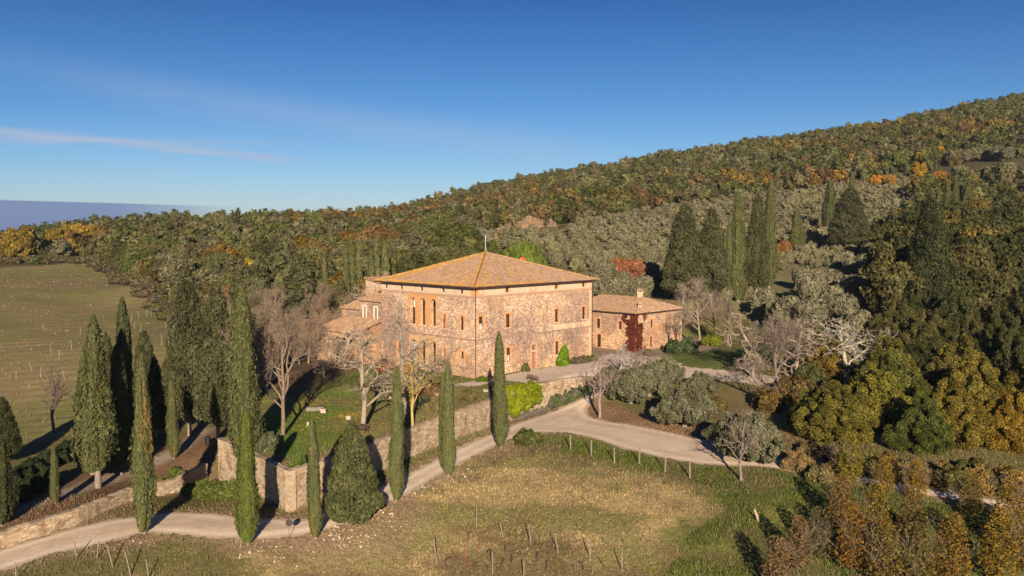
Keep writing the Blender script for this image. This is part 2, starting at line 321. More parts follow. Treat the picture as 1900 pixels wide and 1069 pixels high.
def gcol(x, y):
    n = fbm(x * .05, y * .05, 11, 5); n2 = fbm(x * .35, y * .35, 5, 4); n3 = fbm(x * 1.3, y * 1.3, 8, 3)
    C = np.empty(x.shape + (3,)); w = .6
    def c(*a): return np.array(a)
    def lay(m, col): C[...] = C * (1 - m[..., None]) + col * m[..., None]
    C[...] = c(.19, .140, .066)
    lay(sst(n + (n2 - .5) * .5, .45, .60), c(.140, .125, .048))
    lay(sst(n3, .6, .8) * .6, c(.24, .17, .09))
    jit = (n2 - .5) * 5 + (n3 - .5) * 1.5
    def Zm(k, s=.6, j=1.): return sst(sdpoly(Z_[k] if isinstance(k, str) else k, x, y) + jit * j, -s, s)
    # woodland floor on the hills
    far = np.maximum(sst(y, 195, 240), sst(x, 60, 85) * sst(y, 118, 130)); lay(far, c(.10, .083, .04))
    lay(sst(x, -200, -20) * (1 - sst(x, -20, 0)) * sst(y, 180, 200), c(.085, .07, .04))
    lay(Zm(OLI, 4), c(.21, .175, .09)); lay(Zm(OLI, 4) * sst(n2, .5, .65), c(.16, .155, .065))
    m = Zm('field', 2.5, 1.5)
    lay(m, c(.25, .195, .092)); q = sst(n, .42, .60); lay(m * q * .7, c(.20, .178, .070))
    gs = sst(fbm(x * .012 + 4, y * .035, 21, 3), .52, .66); lay(m * gs * .5, c(.175, .19, .055))
    rows = .5 + .5 * np.sin((x * -.13 + y) * 2 * math.pi / 3.2 + (n - .5) * 6); lay(m * sst(rows, .45, .95) * (.35 + .5 * n2) * sst(n2, .25, .5), c(.15, .115, .06))
    lay(Zm('fpath', 2, .6) * .8, c(.30, .235, .125))
    bk = Zm('earth', 1, .3); lay(bk, c(.175, .105, .062)); lay(bk * sst(n2, .55, .75), c(.10, .09, .04))
    lay(Zm('track', .8, .3), c(.30, .235, .175))
    ln = np.where(inpoly(TERR, x, y), 1., 0.)
    gr = c(.125, .175, .034); lay(ln, gr); lay(ln * sst(n2, .38, .65) * .6, c(.145, .165, .04)); lay(ln * sst(n, .53, .66) * .75, c(.19, .16, .07))
    lay(ln * sst(n3, .62, .78) * .5, c(.26, .19, .07))
    d = np.full(x.shape, 1e9)
    for i in range(len(WP) - 1): d = np.minimum(d, segd(WP[i], WP[i + 1], x, y))
    lay(ln * (1 - sst(d + jit * .4, 1.0, 3.5)) * .7, c(.20, .145, .085))
    lay(sst(sdpoly([(-40,118),(-40,164),(-27,164),(-21,140),(-26,112)], x, y) + jit, -3, 3), c(.12, .085, .05))   # leaf-strewn ground by the thicket
    lay(ln * sst(y - 137 + .3 * x, 0, 6) * (1 - sst(np.hypot(x - 5, y - 148), 34, 38)), c(.30, .23, .16))
    # dirt verges by the road
    rd = sdpoly(Z_['road'], x, y); lay((1 - sst(np.abs(rd) + (n2 - .5) * 2, .2, 1.9)) * .7, c(.27, .20, .125))
    sm = Zm('straw', 5, 2.6); lay(sm, c(.37, .275, .13)); lay(sm * sst(fbm(x * .13 + 9, y * .2, 31, 4), .49, .62) * .85, c(.185, .175, .06)); lay(sm * sst(n3, .58, .75) * .5, c(.26, .19, .10))
    lm = Zm('lush', 2.5, 1.8); lay(lm, c(.105, .120, .032)); lay(lm * sst(n2, .5, .62) * .7, c(.17, .185, .035)); lay(lm * sst(n, .5, .6) * .8, c(.12, .105, .045))
    lay(Zm('litter', 1, .5), c(.27, .17, .10)); lay(Zm('litter', 1, .5) * sst(n3, .5, .7) * .6, c(.19, .12, .07))
    for px, py, r_ in ((268,990,2.2),(460,1009,1.8),(586,1000,2),(655,972,6),(735,932,2.2),(830,886,2.2),(930,834,2)):
        cx, cy = spot(px, py); lay((1 - sst(np.hypot(x - cx, (y - cy)) + jit * .5, r_ * .6, r_ * 1.5)) * .6, c(.29, .20, .13))
    lay(Zm('scar', 6, .8), c(.24, .175, .10)); lay(Zm('scar', 6, .8) * sst(n2, .5, .65) * .7, c(.24, .165, .10))
    lay(Zm('lawnr', 1.5, .5), c(.115, .135, .04))
    lay(Zm('autlawn', 1.5, .8) * sst(n2, .45, .75) * .6, c(.26, .19, .03))
    return np.clip(C * (.78 + .44 * n2[..., None]), .01, .8)
# near fan-shaped sheet, then the hills
ys = [-150.0]
while ys[-1] < 2600:
    y = ys[-1]; ys.append(y + (6 if y < 30 else 2 if y < 50 else .42 if y < 118 else .6 if y < 170 else .6 + (y - 170) * .012))
ys = np.array(ys); us = np.linspace(-1, 1, 470); us = us * (.55 + .45 * np.abs(us) ** 1.6)
YY, UU = np.meshgrid(ys, us, indexing='ij'); XX = UU * (np.abs(YY) * .95 + 75)
ZZ = G(XX, YY); fade = sst(YY, 1150, 1800); ZZ = ZZ * (1 - fade) + fade * (-60)
fl = sst(-XX - .55 * YY - 260, 0, 400) * sst(YY, 300, 600); ZZ = ZZ * (1 - fl) - 60 * fl
ny, nx = YY.shape; i = np.arange(ny - 1)[:, None] * nx; j = np.arange(nx - 1)[None]
mb = MB(); mb.add(np.stack([XX, YY, ZZ], -1).reshape(-1, 3), np.stack([i + j, i + j + 1, i + nx + j + 1, i + nx + j], -1).reshape(-1, 4), gcol(XX, YY).reshape(-1, 3))
tag(mb.obj('hillside_ground', M['ground'], smooth=True), kind='structure')
def drape(name, P, m, res, off, colf, ragged=.5):
    P = np.array(P); x0, y0 = P.min(0) - 1; x1, y1 = P.max(0) + 1
    xs = np.arange(x0, x1, res); yy = np.arange(y0, y1, res); A, B_ = np.meshgrid(xs, yy, indexing='ij')
    wx = (fbm(A * 1.1, B_ * 1.1, 41, 3) - .5) * ragged * 2; wy = (fbm(A * 1.1, B_ * 1.1, 47, 3) - .5) * ragged * 2
    ins = inpoly(P, A + res / 2 + wx, B_ + res / 2 + wy)[:-1, :-1]
    used = np.zeros(A.shape, bool); used[:-1, :-1] |= ins; used[1:, :-1] |= ins; used[:-1, 1:] |= ins; used[1:, 1:] |= ins
    idx = np.full(A.shape, -1); idx[used] = np.arange(used.sum()); a, b = A[used], B_[used]
    V = np.c_[a, b, G(a, b) + off]; ii, jj = np.nonzero(ins)
    F = np.stack([idx[ii, jj], idx[ii + 1, jj], idx[ii + 1, jj + 1], idx[ii, jj + 1]], -1)
    q = MB(); q.add(V, F, colf(a, b)); return tag(q.obj(name, m, smooth=True), kind='structure')
_rc = None
def roadcol(x, y):
    d = sdpoly(Z_['road'], x, y); n = fbm(x * .7, y * .7, 61, 4); n2 = fbm(x * 3, y * 3, 63, 2); c = np.empty((len(x), 3)); c[:] = (.64, .50, .37)
    m = (1 - sst(d, .1, .9))[:, None] * .6; c = c * (1 - m) + np.array((.34, .25, .165)) * m
    rt = (sst(d, .35, .6) * (1 - sst(d, .95, 1.25)) )[:, None] * .6; c = c * (1 - rt) + np.array((.74, .60, .47)) * rt; ct = (sst(d, 1.25, 1.7) * (1 - sst(d, 2.4, 3.0)) * sst(n, .35, .6))[:, None] * .55; c = c * (1 - ct) + np.array((.42, .31, .20)) * ct
    return c * (.82 + .30 * n + .08 * n2)[:, None]
drape('road', Z_['road'], M['gravel'], .22, .05, roadcol)
drape('gravel_yard', Z_['yard'], M['gravel'], .3, .05, lambda x, y: np.array((.60,.49,.40)) * (.8 + .35 * fbm(x, y, 3))[:, None])
drape('path', Z_['back'], M['gravel'], .35, .06, lambda x, y: np.array((.50,.40,.31)) * (.75 + .4 * fbm(x, y, 3))[:, None], .9)
# ------------------------------------------------------------------ stone walls
def rock(seed, ch=.10):
    r = np.random.default_rng(seed); V = np.array([(x, y, z) for z in (-.5, .5) for x, y in ((-.5,-.5),(.5,-.5),(.5,.5),(-.5,.5))], float)
    V *= 1 + (r.random((8, 3)) - .5) * ch * 2; q = MB(); q.add(V, BOXF, (1,1,1)); return q
ROCKS = [rock(k).mesh('stone', M['stone']) for k in range(10)]
def stonecol(r):
    b = [(.37,.285,.195),(.40,.31,.215),(.34,.26,.18),(.31,.24,.175),(.37,.28,.175),(.42,.34,.245)][r.integers(6)]; k = .74 + .44 * r.random()
    return tuple(v * k for v in b)
def wall_poly(name, pts, zt, zb, th, label, outward, course, slen, nind, seed, tex=(.36,.28,.195)):
    r = np.random.default_rng(seed); cx = sum(p[0] for p in pts) / len(pts); cy = sum(p[1] for p in pts) / len(pts)
    E_ = empty(name, (0, 0, 0), label, 'garden wall'); core = MB(); cop = MB(); stones = []
    for k in range(len(pts) - 1):
        a, b = np.array(pts[k]), np.array(pts[k + 1]); Ls = np.linalg.norm(b - a); u = (b - a) / Ls; n = np.array((u[1], -u[0])) * outward
        za, zb_ = zt[k], zt[k + 1]; ba, bb = zb[k], zb[k + 1]; ex = .02
        def P(s, z, d): return (a[0] + u[0] * s + n[0] * d, a[1] + u[1] * s + n[1] * d, z)
        box8(core, [P(-ex,ba-.6,.0),P(-ex,ba-.6,-th),P(Ls+ex,bb-.6,-th),P(Ls+ex,bb-.6,0),P(-ex,za,0),P(-ex,za,-th),P(Ls+ex,zb_,-th),P(Ls+ex,zb_,0)], tex)
        s = 0
        while s < Ls:                                       # coping slabs
            l_ = min(.5 + r.random() * .5, Ls - s); z0 = za + (zb_ - za) * s / Ls; z1 = za + (zb_ - za) * (s + l_) / Ls; t_ = .07 + r.random() * .05; o_ = .05 + r.random() * .05
            box8(cop, [P(s,z0-.005,o_),P(s,z0-.005,-th-.05),P(s+l_-.015,z1-.005,-th-.05),P(s+l_-.015,z1-.005,o_),P(s,z0+t_,o_-.01),P(s,z0+t_,-th-.04),P(s+l_-.015,z1+t_,-th-.04),P(s+l_-.015,z1+t_,o_-.01)], [v * 1.1 for v in stonecol(r)])
            s += l_
        H_ = max(za - ba, zb_ - bb); nc = int((H_ + .4) / course)
        for c_ in range(nc):
            s = -r.random() * slen
            while s < Ls:
                l_ = slen * (.45 + 1.3 * r.random() ** 1.5); m_ = s + l_ / 2; f = min(max(m_ / Ls, 0), 1); top = za + (zb_ - za) * f - .02; bot = ba + (bb - ba) * f
                zc = top - (c_ + .5) * course
                if zc > bot - .2 and s + l_ > .08 and r.random() < .93:
                    l2 = min(s + l_, Ls) - max(s, 0); m_ = (min(s + l_, Ls) + max(s, 0)) / 2
                    pr = .005 + .04 * r.random(); stones.append((P(m_, zc + (r.random() - .5) * .02, -.098 + pr * .85), math.atan2(u[1], u[0]), (l2 * .97, .2, course * (.88 + .13 * r.random())), stonecol(r)))
                s += l_
    qm = MB()
    for k in range(1, len(pts) - 1):
        p = np.array(pts[k]); d1 = p - np.array(pts[k-1]); d2 = np.array(pts[k+1]) - p; d1 /= np.linalg.norm(d1); d2 /= np.linalg.norm(d2)
        if np.dot(d1, d2) > .8: continue
        z = zb[k] - .2; q = 0
        while z < zt[k] - .02:
            h = min(course * 1.25, zt[k] - .02 - z); l_ = .30 + .5 * r.random(); e_ = .02 + .02 * r.random()
            if q % 2: bx(qm, p, d2, np.array((d2[1], -d2[0])) * outward, -e_, l_, z, z + h * .94, -.3, e_ + .012, stonecol(r))
            else: bx(qm, p, -d1, np.array((d1[1], -d1[0])) * outward, -e_, l_, z, z + h * .94, -.3, e_ + .012, stonecol(r))
            z += h; q += 1
    if qm.n: tag(qm.obj('corner_stone', M['stone'], E_), kind='stuff')
    core.obj('wall_core', M['stone'], E_); cop.obj('coping', M['stone'], E_)
    stones.sort(key=lambda q: math.hypot(q[0][0], q[0][1]))
    for p, a_, s_, c_ in stones[:nind]:
        o = link('stone', ROCKS[r.integers(10)], E_, p, a_, s_); o.color = (*c_, 1)
    rest = MB()
    for p, a_, s_, c_ in stones[nind:]:
        V = np.array([(x, y, z) for z in (-.5, .5) for x, y in ((-.5,-.5),(.5,-.5),(.5,.5),(-.5,.5))]) * (1 + (r.random((8, 3)) - .5) * .2) * s_
        c, s = math.cos(a_), math.sin(a_); V = np.c_[V[:, 0] * c - V[:, 1] * s, V[:, 0] * s + V[:, 1] * c, V[:, 2]] + p; rest.add(V, BOXF, c_)
    if rest.n: tag(rest.obj('far_stone', M['stone'], E_), kind='stuff')
    return E_
zt = [float(Tz(p[1])) + .30 for p in WP]
zb = []
for k, p in enumerate(WP):
    k0, k1 = max(k - 1, 0), min(k + 1, len(WP) - 1); d = np.array(WP[k1]) - np.array(WP[k0]); d /= np.linalg.norm(d); q = (p[0] + d[1] * .8, p[1] - d[0] * .8); zb.append(g1(*q) - .1)
wall_poly('garden_wall', WP, zt, zb, .6, 'tall pale rubble stone retaining wall with flat coping along the road below the lawn', 1, .185, .38, 300, 5)
bz = [float(Bz(np.array([p[0]]), np.array([p[1]]))[0]) for p in BANKF]
wall_poly('low_stone_wall', BANKF, [z + 1.32 for z in bz], [z - .1 for z in bz], .5, 'low rubble stone wall beside the road at the lower left', 1, .17, .34, 300, 6, (.35,.27,.19))
# ------------------------------------------------------------------ villa
ANG = R(45.3); VA = np.array((-5.15, 125.0)); U1 = np.array((math.cos(ANG), math.sin(ANG))); U2 = np.array((-math.sin(ANG), math.cos(ANG)))
L1, L2, HV = 25.1, 20.9, 12.55
def VP(s, t): return VA + U1 * s + U2 * t
STN = (.475, .380, .295); BRK = (.56, .27, .12)
def facade(mb, O, u, n, Lf, z0, z1, ops, dep, C, back=None, s00=0.):
    S = sorted({s00, Lf} | {v for o in ops for v in o[:2]} | set(np.arange(s00 + 2, Lf - .5, 2.5)))
    Zs = sorted({z0, z1} | {v for o in ops for v in o[2:4]})
    def P(s, z, d=0): return (O[0] + u[0] * s + n[0] * d, O[1] + u[1] * s + n[1] * d, z)
    for a, b in zip(S[:-1], S[1:]):
        for c, d in zip(Zs[:-1], Zs[1:]):
            ms, mz = (a + b) / 2, (c + d) / 2
            if any(o[0] < ms < o[1] and o[2] < mz < o[3] for o in ops): continue
            mb.add([P(a, c), P(b, c), P(b, d), P(a, d)], [(0, 1, 2, 3)], C)
    for o in ops:
        a, b, c, d = o[:4]; arch = len(o) > 4 and o[4]; r = (b - a) / 2; k = 10
        path = [(a, c), (b, c)]
        if arch:
            arc = [(a + r + r * math.cos(t), d - r + r * math.sin(t)) for t in np.linspace(0, math.pi, k + 1)]
            path += arc; h = k // 2
            for q in range(h): mb.add([P(b, d), P(*arc[q + 1]), P(*arc[q])], [(0, 1, 2)], C)
            for q in range(h, k): mb.add([P(a, d), P(*arc[q + 1]), P(*arc[q])], [(0, 1, 2)], C)
        else: path += [(b, d), (a, d)]
        for q in range(len(path)):
            p0, p1 = path[q], path[(q + 1) % len(path)]
            mb.add([P(*p0), P(*p0, -dep), P(*p1, -dep), P(*p1)], [(0, 1, 2, 3)], C)
FR = dict(O=VA, u=U1, n=-U2, L=L1); FL = dict(O=VA, u=U2, n=-U1, L=L2)
villa = empty('villa', (0, 0, 0), 'large three storey stone villa with hipped terracotta roof and arched loggia', 'villa')
wr = [(.81,1.66,6.55,8.5),(6.1,6.95,6.55,8.5),(16.47,17.27,6.55,8.5),(22.72,23.52,6.55,8.5),(6.21,7.03,1.62,3.65),(16.6,17.36,1.62,3.65)]
atr = [(6.05,6.75,11.58,12.18),(16.45,17.15,11.58,12.18),(22.75,23.45,11.58,12.18)]
dr = [(11.4,12.26,.08,2.5),(11.4,12.24,2.8,3.62)]
wl = [(2.2,2.9,6.5,8.4),(6.0,6.7,6.5,8.4),(2.2,2.85,1.6,3.5),(6.0,6.65,1.6,3.5),(16.2,16.9,1.6,3.5)]
atl = [(2.3,2.9,11.6,12.1),(6.2,6.8,11.6,12.1),(10.95,11.55,11.6,12.1),(15.6,16.2,11.6,12.1),(19.3,19.9,11.6,12.1)]
arl = [(8.1,9.25,6.58,10.5,1),(10.45,11.6,6.58,10.5,1),(12.75,13.9,6.58,10.5,1),(8.1,9.25,.6,4.35,1),(10.45,11.6,.6,4.35,1),(12.6,13.75,.6,4.35,1)]
mb = MB()
facade(mb, VA, U1, -U2, L1, -2.5, HV, wr + atr + dr, .38, STN); facade(mb, VA, U2, -U1, L2, -2.5, HV, wl + atl + arl, .55, STN)
for O, u, Lf in ((VP(0, L2), U1, L1), (VP(L1, 0), U2, L2)): mb.add([(*O, -2.5), (*(O + u * Lf), -2.5), (*(O + u * Lf), HV), (*O, HV)], [(0,1,2,3)], STN)
mb.obj('wall', M['masonry'], villa)
# arcade lining: brick piers standing just proud of the wall round the loggias
for z0, z1, k in ((6.3, 11.02, 0), (.25, 5.0, 3)):
    mb = MB(); sub = arl[k:k + 3]; O = VA - U1 * .04; pan = (.52, .265, .11) if k == 0 else (.50, .31, .17)
    facade(mb, O, U2, -U1, 14.35 if k == 0 else 14.1, z0, z1, sub, .04, pan, s00=7.75)
    sill = [bx(mb, VA, U2, -U1, o[0] - .12, o[1] + .12, o[2] - .16, o[2] - .003, .0, .14, (.62,.52,.42)) for o in sub]
    mb.obj('loggia_arcade', M['brick'], villa)
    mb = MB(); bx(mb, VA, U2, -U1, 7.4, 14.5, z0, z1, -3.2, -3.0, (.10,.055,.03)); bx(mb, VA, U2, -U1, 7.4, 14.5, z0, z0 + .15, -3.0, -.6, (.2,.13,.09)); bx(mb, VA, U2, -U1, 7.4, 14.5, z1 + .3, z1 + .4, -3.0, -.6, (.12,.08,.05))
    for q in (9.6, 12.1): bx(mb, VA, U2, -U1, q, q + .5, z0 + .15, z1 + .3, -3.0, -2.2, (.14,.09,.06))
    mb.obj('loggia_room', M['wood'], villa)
mb = MB(); bx(mb, VA, U2, -U1, 13.2, 13.62, 9.0, 10.1, -.5, -.44, (.75,.72,.66)); mb.obj('curtain', M['paint'], villa)
mb = MB()
for q in range(9): bx(mb, VA, U2, -U1, 12.72, 13.64, .75 + q * .36, .97 + q * .36, -.50 - .05 * (q % 2), -.44, (.72,.72,.74))
mb.obj('awning', M['paint'], villa)
def window(F, o, style='frame'):
    s0, s1, z0, z1 = o[:4]; O, u, n = F['O'], F['u'], F['n']; mb = MB(); d0, d1 = -.26, -.19; c = (.075,.04,.025)
    if style == 'shutter':
        mb2 = MB(); k = 0; z = z0 + .02
        while z < z1 - .08: bx(mb2, O, u, n, s0 + .03, s1 - .03, z, z + .07, d0, d1 + .02 * (k % 2), (.24,.12,.075)); z += .09; k += 1
        f = mb2.obj('shutter', M['wood'], villa)
    else:
        w_ = .065
        bx(mb, O, u, n, s0, s0 + w_, z0, z1, d0, d1, c); bx(mb, O, u, n, s1 - w_, s1, z0, z1, d0, d1, c)
        bx(mb, O, u, n, s0 + w_, s1 - w_, z0, z0 + w_, d0, d1, c); bx(mb, O, u, n, s0 + w_, s1 - w_, z1 - w_, z1, d0, d1, c)
        m_ = (s0 + s1) / 2; bx(mb, O, u, n, m_ - .03, m_ + .03, z0 + w_, z1 - w_, d0, d1 + .01, c)
        if z1 - z0 > 1:
            for q in (1, 2):
                zz = z0 + (z1 - z0) * q / 3; bx(mb, O, u, n, s0 + w_, m_ - .03, zz - .02, zz + .02, d0, d1, c); bx(mb, O, u, n, m_ + .03, s1 - w_, zz - .02, zz + .02, d0, d1, c)
        f = mb.obj('window', M['wood'], villa)
        mb = MB(); bx(mb, O, u, n, s0, s1, z0, z1, d0 - .03, d0 - .005); mb.obj('pane', M['glass'], f)
        if style == 'curtain':
            mb = MB(); bx(mb, O, u, n, s0 + .08, s1 - .08, z0 + .05, z0 + (z1 - z0) * .45, d0 - .004, d0 + .02, (.7,.68,.64)); mb.obj('curtain', M['paint'], f)
    return f
def surround(f, F, o, w_=.26, C=BRK, sill=True):
    s0, s1, z0, z1 = o[:4]; O, u, n = F['O'], F['u'], F['n']; mb = MB(); p = .05; r = random.Random(s0)
    z = z0                                                                            # toothed brick quoins
    while z < z1:
        h = min(.3, z1 - z); e = w_ * (1.35 if int((z - z0) / .3) % 2 else .9); k = .85 + .3 * r.random(); cc = [v * k for v in C]
        bx(mb, O, u, n, s0 - e, s0 - .003, z, z + h - .004, .0, p, cc); bx(mb, O, u, n, s1 + .003, s1 + e, z, z + h - .004, .0, p, cc); z += h
    bx(mb, O, u, n, s0 - w_ * 1.2, s1 + w_ * 1.2, z1 + .003, z1 + w_ * .95, .0, p, C)
    bx(mb, O, u, n, s0 - w_ * .6, s1 + w_ * .6, z0 - .12, z0 - .003, .0, p + .06, (.6,.47,.36)) if sill else None
    return mb.obj('window_surround', M['brick'], f)
for k, o in enumerate(wr): surround(window(FR, o, 'curtain' if k in (0, 4) else 'frame'), FR, o)
for o in atr: surround(window(FR, o), FR, o, .2)
for k, o in enumerate(wl): surround(window(FL, o, 'shutter' if k in (1, 3, 4) else 'curtain' if k == 2 else 'frame'), FL, o, .24)
for o in atl: window(FL, o)
for s0, s1 in ((.7, 1.75), (11.1, 12.2)):                                             # bricked up attic openings
    mb = MB(); bx(mb, VA, U1, -U2, s0, s1, 11.36, 12.3, 0, .04, BRK); bx(mb, VA, U1, -U2, s0 + .22, s1 - .22, 11.55, 12.1, .04, .055, (.55,.42,.32)); mb.obj('blind_window', M['brick'], villa)
mb = MB(); o = dr[0]
for q in range(5): bx(mb, VA, U1, -U2, o[0] + .02 + q * .166, o[0] + .178 + q * .166, o[2], o[3] - .02, -.3, -.24 - .01 * (q % 2), (.30,.13,.09))
door = mb.obj('door', M['wood'], villa); mb = MB(); bx(mb, VA, U1, -U2, o[1] - .14, o[1] - .09, 1.1, 1.2, -.24, -.18, (.5,.45,.3)); mb.obj('door_handle', M['metal'], door)
surround(door, FR, o, .2, (.50,.28,.19), False); f = window(FR, dr[1], 'shutter'); surround(f, FR, dr[1], .18, (.50,.28,.19))
mb = MB(); bx(mb, VA, U1, -U2, 11.1, 12.6, -.6, .07, .0, .5, (.5,.42,.33)); mb.obj('doorstep', M['stone'], villa)
# string courses
def course(z, h, p, C=(.42,.25,.17), a=(0, L1), b=(0, L2)):
    mb = MB(); bx(mb, VA, U1, -U2, a[0] - p, a[1] + p, z - h / 2, z + h / 2, 0.001, p, C); bx(mb, VA, U2, -U1, b[0] + .001, b[1] + p, z - h / 2, z + h / 2, 0.001, p, C)
    return mb.obj('string_course', M['brick'], villa)
course(11.15, .16, .09); course(11.32, .07, .05); course(12.42, .12, .12, (.50,.28,.17)); course(5.3, .15, .09, (.30,.20,.15))
mb = MB(); bx(mb, VA, U1, -U2, 15.9, L1 + .03, 5.4, 6.2, .0, .02, (.62,.43,.27)); mb.obj('plaster_band', M['brick'], villa)
mb = MB(); bx(mb, VA, U1, -U2, -.035, .62, 11.4, 12.36, 0, .035, BRK); bx(mb, VA, U2, -U1, .0, .6, 11.4, 12.36, 0, .035, BRK); mb.obj('corner_brickwork', M['brick'], villa); mb = MB(); bx(mb, VA, U1, -U2, 24.4, L1 + .03, -.5, 12.36, 0, .03, (.55,.37,.25)); mb.obj('corner_brickwork', M['brick'], villa)
# downpipes
for F, s in ((FR, .06), (FR, L1 - .12)):
    mb = MB(); p = F['O'] + F['u'] * s + F['n'] * .16; tube(mb, [(*p, -.1), (*p, 6), (*p, 12.1), (*(p + F['n'] * .45), 12.45)], .065, 6, (.10,.06,.05)); mb.obj('downpipe', M['metal'], villa)
mb = MB(); p = VP(15.9, -.14); tube(mb, [(*p, 4.3), (*p, 5.9)], .04, 5, (.10,.06,.05)); mb.obj('pipe', M['metal'], villa)
# roof
OV = .75; ZE = 12.62; ZA = 16.9
def lichen(s, t, Ls, slope, r):
    return 0
TILEC = [(.39,.245,.155),(.34,.215,.145),(.43,.285,.19),(.29,.19,.135),(.41,.245,.15),(.37,.255,.175)]; ORG = (.46, .25, .07)
def tile_slope(mb, P, Q, apexL, apexR, pitch, lich, r, tl=.46, under=None):
    # quadrilateral slope: eave P->Q, top apexL->apexR (may coincide)
    P, Q, A1, A2 = map(lambda v: np.array(v, float), (P, Q, apexL, apexR)); e = Q - P; Le = np.linalg.norm(e); e /= Le
    nrm = np.cross(e, A1 - P); nrm /= np.linalg.norm(nrm); nrm *= np.sign(nrm[2]); g = np.cross(nrm, e); g *= np.sign(g[2])
    a1 = (np.dot(A1 - P, e), np.dot(A1 - P, g)); a2 = (np.dot(A2 - P, e), np.dot(A2 - P, g)); Gh = a1[1]
    mb.add([P, Q, A2 + nrm * 0, A1], [(0, 1, 2, 3)] if np.linalg.norm(A1 - A2) > .01 else [(0, 1, 2)], (.25,.17,.13))
    th = np.linspace(0, math.pi, 5)
    for c_ in range(int(Le / pitch)):
        s = (c_ + .5) * pitch; top = min(Gh * s / a1[0] if a1[0] > 0 else Gh, Gh * (Le - s) / (Le - a2[0]) if Le > a2[0] else Gh, Gh)
        k = 0; y = -.06
        while y < top - .1:
            l_ = min(tl + .05, top - y); w_ = pitch * .42; base = P + e * (s + (r.random() - .5) * .02) + g * y + nrm * .015; lift = .035
            V = []
            for q, (yy, hh, ww) in enumerate(((0, lift, w_ * 1.1), (l_, .0, w_ * .92))):
                for t in th: V.append(base + g * yy + e * (math.cos(t) * ww) + nrm * (hh + math.sin(t) * w_ * .75))
            li = lich(s / Le, y / Gh, s, y, top - y)
            cc = np.array(ORG) * (.75 + .5 * r.random()) if r.random() < li else np.array(TILEC[r.integers(6)]) * (.86 + .26 * r.random())
            mb.add(V, [(q, q + 1, q + 6, q + 5) for q in range(4)], cc); y += tl
r_ = np.random.default_rng(3)
CR = {}
for nme, (s, t) in dict(A=(-OV, -OV), B=(L1 + OV, -OV), C=(-OV, L2 + OV), D=(L1 + OV, L2 + OV)).items(): CR[nme] = np.array((*VP(s, t), ZE))
AP = np.array((*VP(L1 / 2 - .35, L2 / 2 + .1), ZA)); rt = MB()
tile_slope(rt, CR['A'], CR['B'], AP, AP, .27, lambda s, t, S, y, d: max(.85 * (d < .6 and S < 13), .6 * (y < .5) * (S < 14), .25 * (S < 7), .05), r_)
tile_slope(rt, CR['C'], CR['A'], AP, AP, .27, lambda s, t, S, y, d: max(.9 * (d < .9), .85 * (s < .46 and d < 3.4), .8 * (y < .45), .35 * (s > .75), .12), r_)
tile_slope(rt, CR['D'], CR['C'], AP, AP, .40, lambda s, t, S, y, d: .3, r_); tile_slope(rt, CR['B'], CR['D'], AP, AP, .40, lambda s, t, S, y, d: .2, r_)
roof = rt.obj('roof', M['tile'], villa); tag(roof, kind='stuff')
hp = MB()
for c_ in 'ABCD':
    a, b = CR[c_], AP; Lh = np.linalg.norm(b - a); d = (b - a) / Lh; k = 0
    while k * .42 < Lh:
        p = a + d * k * .42; cc = np.array(ORG) * (.75 + .5 * r_.random()) if r_.random() < .85 else np.array(TILEC[r_.integers(6)])
        tube(hp, [p + (0,0,.02), p + d * .45 + (0,0,-.01)], [.17, .14], 6, cc, False); k += 1
tag(hp.obj('hip_tile', M['tile'], roof), kind='stuff')
mb = MB()
bx(mb, VA, U1, -U2, -OV, L1 + OV, ZE - .14, ZE - .02, OV - .02, OV + .1, (.12,.07,.05)); bx(mb, VA, U2, -U1, -OV, L2 + OV, ZE - .14, ZE - .02, OV - .02, OV + .1, (.12,.07,.05))
mb.obj('gutter', M['metal'], roof)
mb = MB(); bx(mb, VA, U1, U2, -OV + .03, L1 + OV - .03, ZE - .06, ZE - .01, -OV + .03, L2 + OV - .03, (.20,.11,.07)); mb.obj('eaves', M['wood'], roof)
mb = MB()
for s in np.arange(-.4, L1 + .5, .62): bx(mb, VA, U1, -U2, s, s + .11, ZE - .18, ZE - .065, .0, OV - .04, (.22,.12,.07))
for s in np.arange(-.1, L2 + .5, .62): bx(mb, VA, U2, -U1, s, s + .11, ZE - .18, ZE - .065, .0, OV - .04, (.22,.12,.07))
tag(mb.obj('rafter_ends', M['wood'], roof), kind='stuff')
def chimney(parent, x, y, z0, h, w_, cap=True):
    mb = MB(); cube(mb, x - w_/2, x + w_/2, y - w_/2, y + w_/2, z0, z0 + h, (.52,.30,.19)); c = mb.obj('chimney', M['brick'], parent)
    mb = MB(); cube(mb, x - w_/2 - .1, x + w_/2 + .1, y - w_/2 - .1, y + w_/2 + .1, z0 + h + .002, z0 + h + .1, (.6,.42,.3))
    for a in (-1, 1):
        for b in (-1, 1): cube(mb, x + a * (w_/2 - .02) - .07, x + a * (w_/2 - .02) + .07, y + b * (w_/2 - .02) - .07, y + b * (w_/2 - .02) + .07, z0 + h + .1, z0 + h + .38, (.52,.30,.19))
    w2 = w_/2 + .14; zc = z0 + h + .38; mb.add([(x-w2,y-w2,zc),(x+w2,y-w2,zc),(x+w2,y+w2,zc),(x-w2,y+w2,zc),(x,y,zc+.32)], [(0,1,4),(1,2,4),(2,3,4),(3,0,4)], (.45,.30,.22)); mb.add([(x-w2,y-w2,zc),(x+w2,y-w2,zc),(x+w2,y+w2,zc),(x-w2,y+w2,zc)], [(3,2,1,0)], (.45,.30,.22))
    mb.obj('chimney_cap', M['tile'], c); return c
p = VP(19.6, 9.6); chimney(villa, p[0], p[1], 13.3, 1.5, .85)
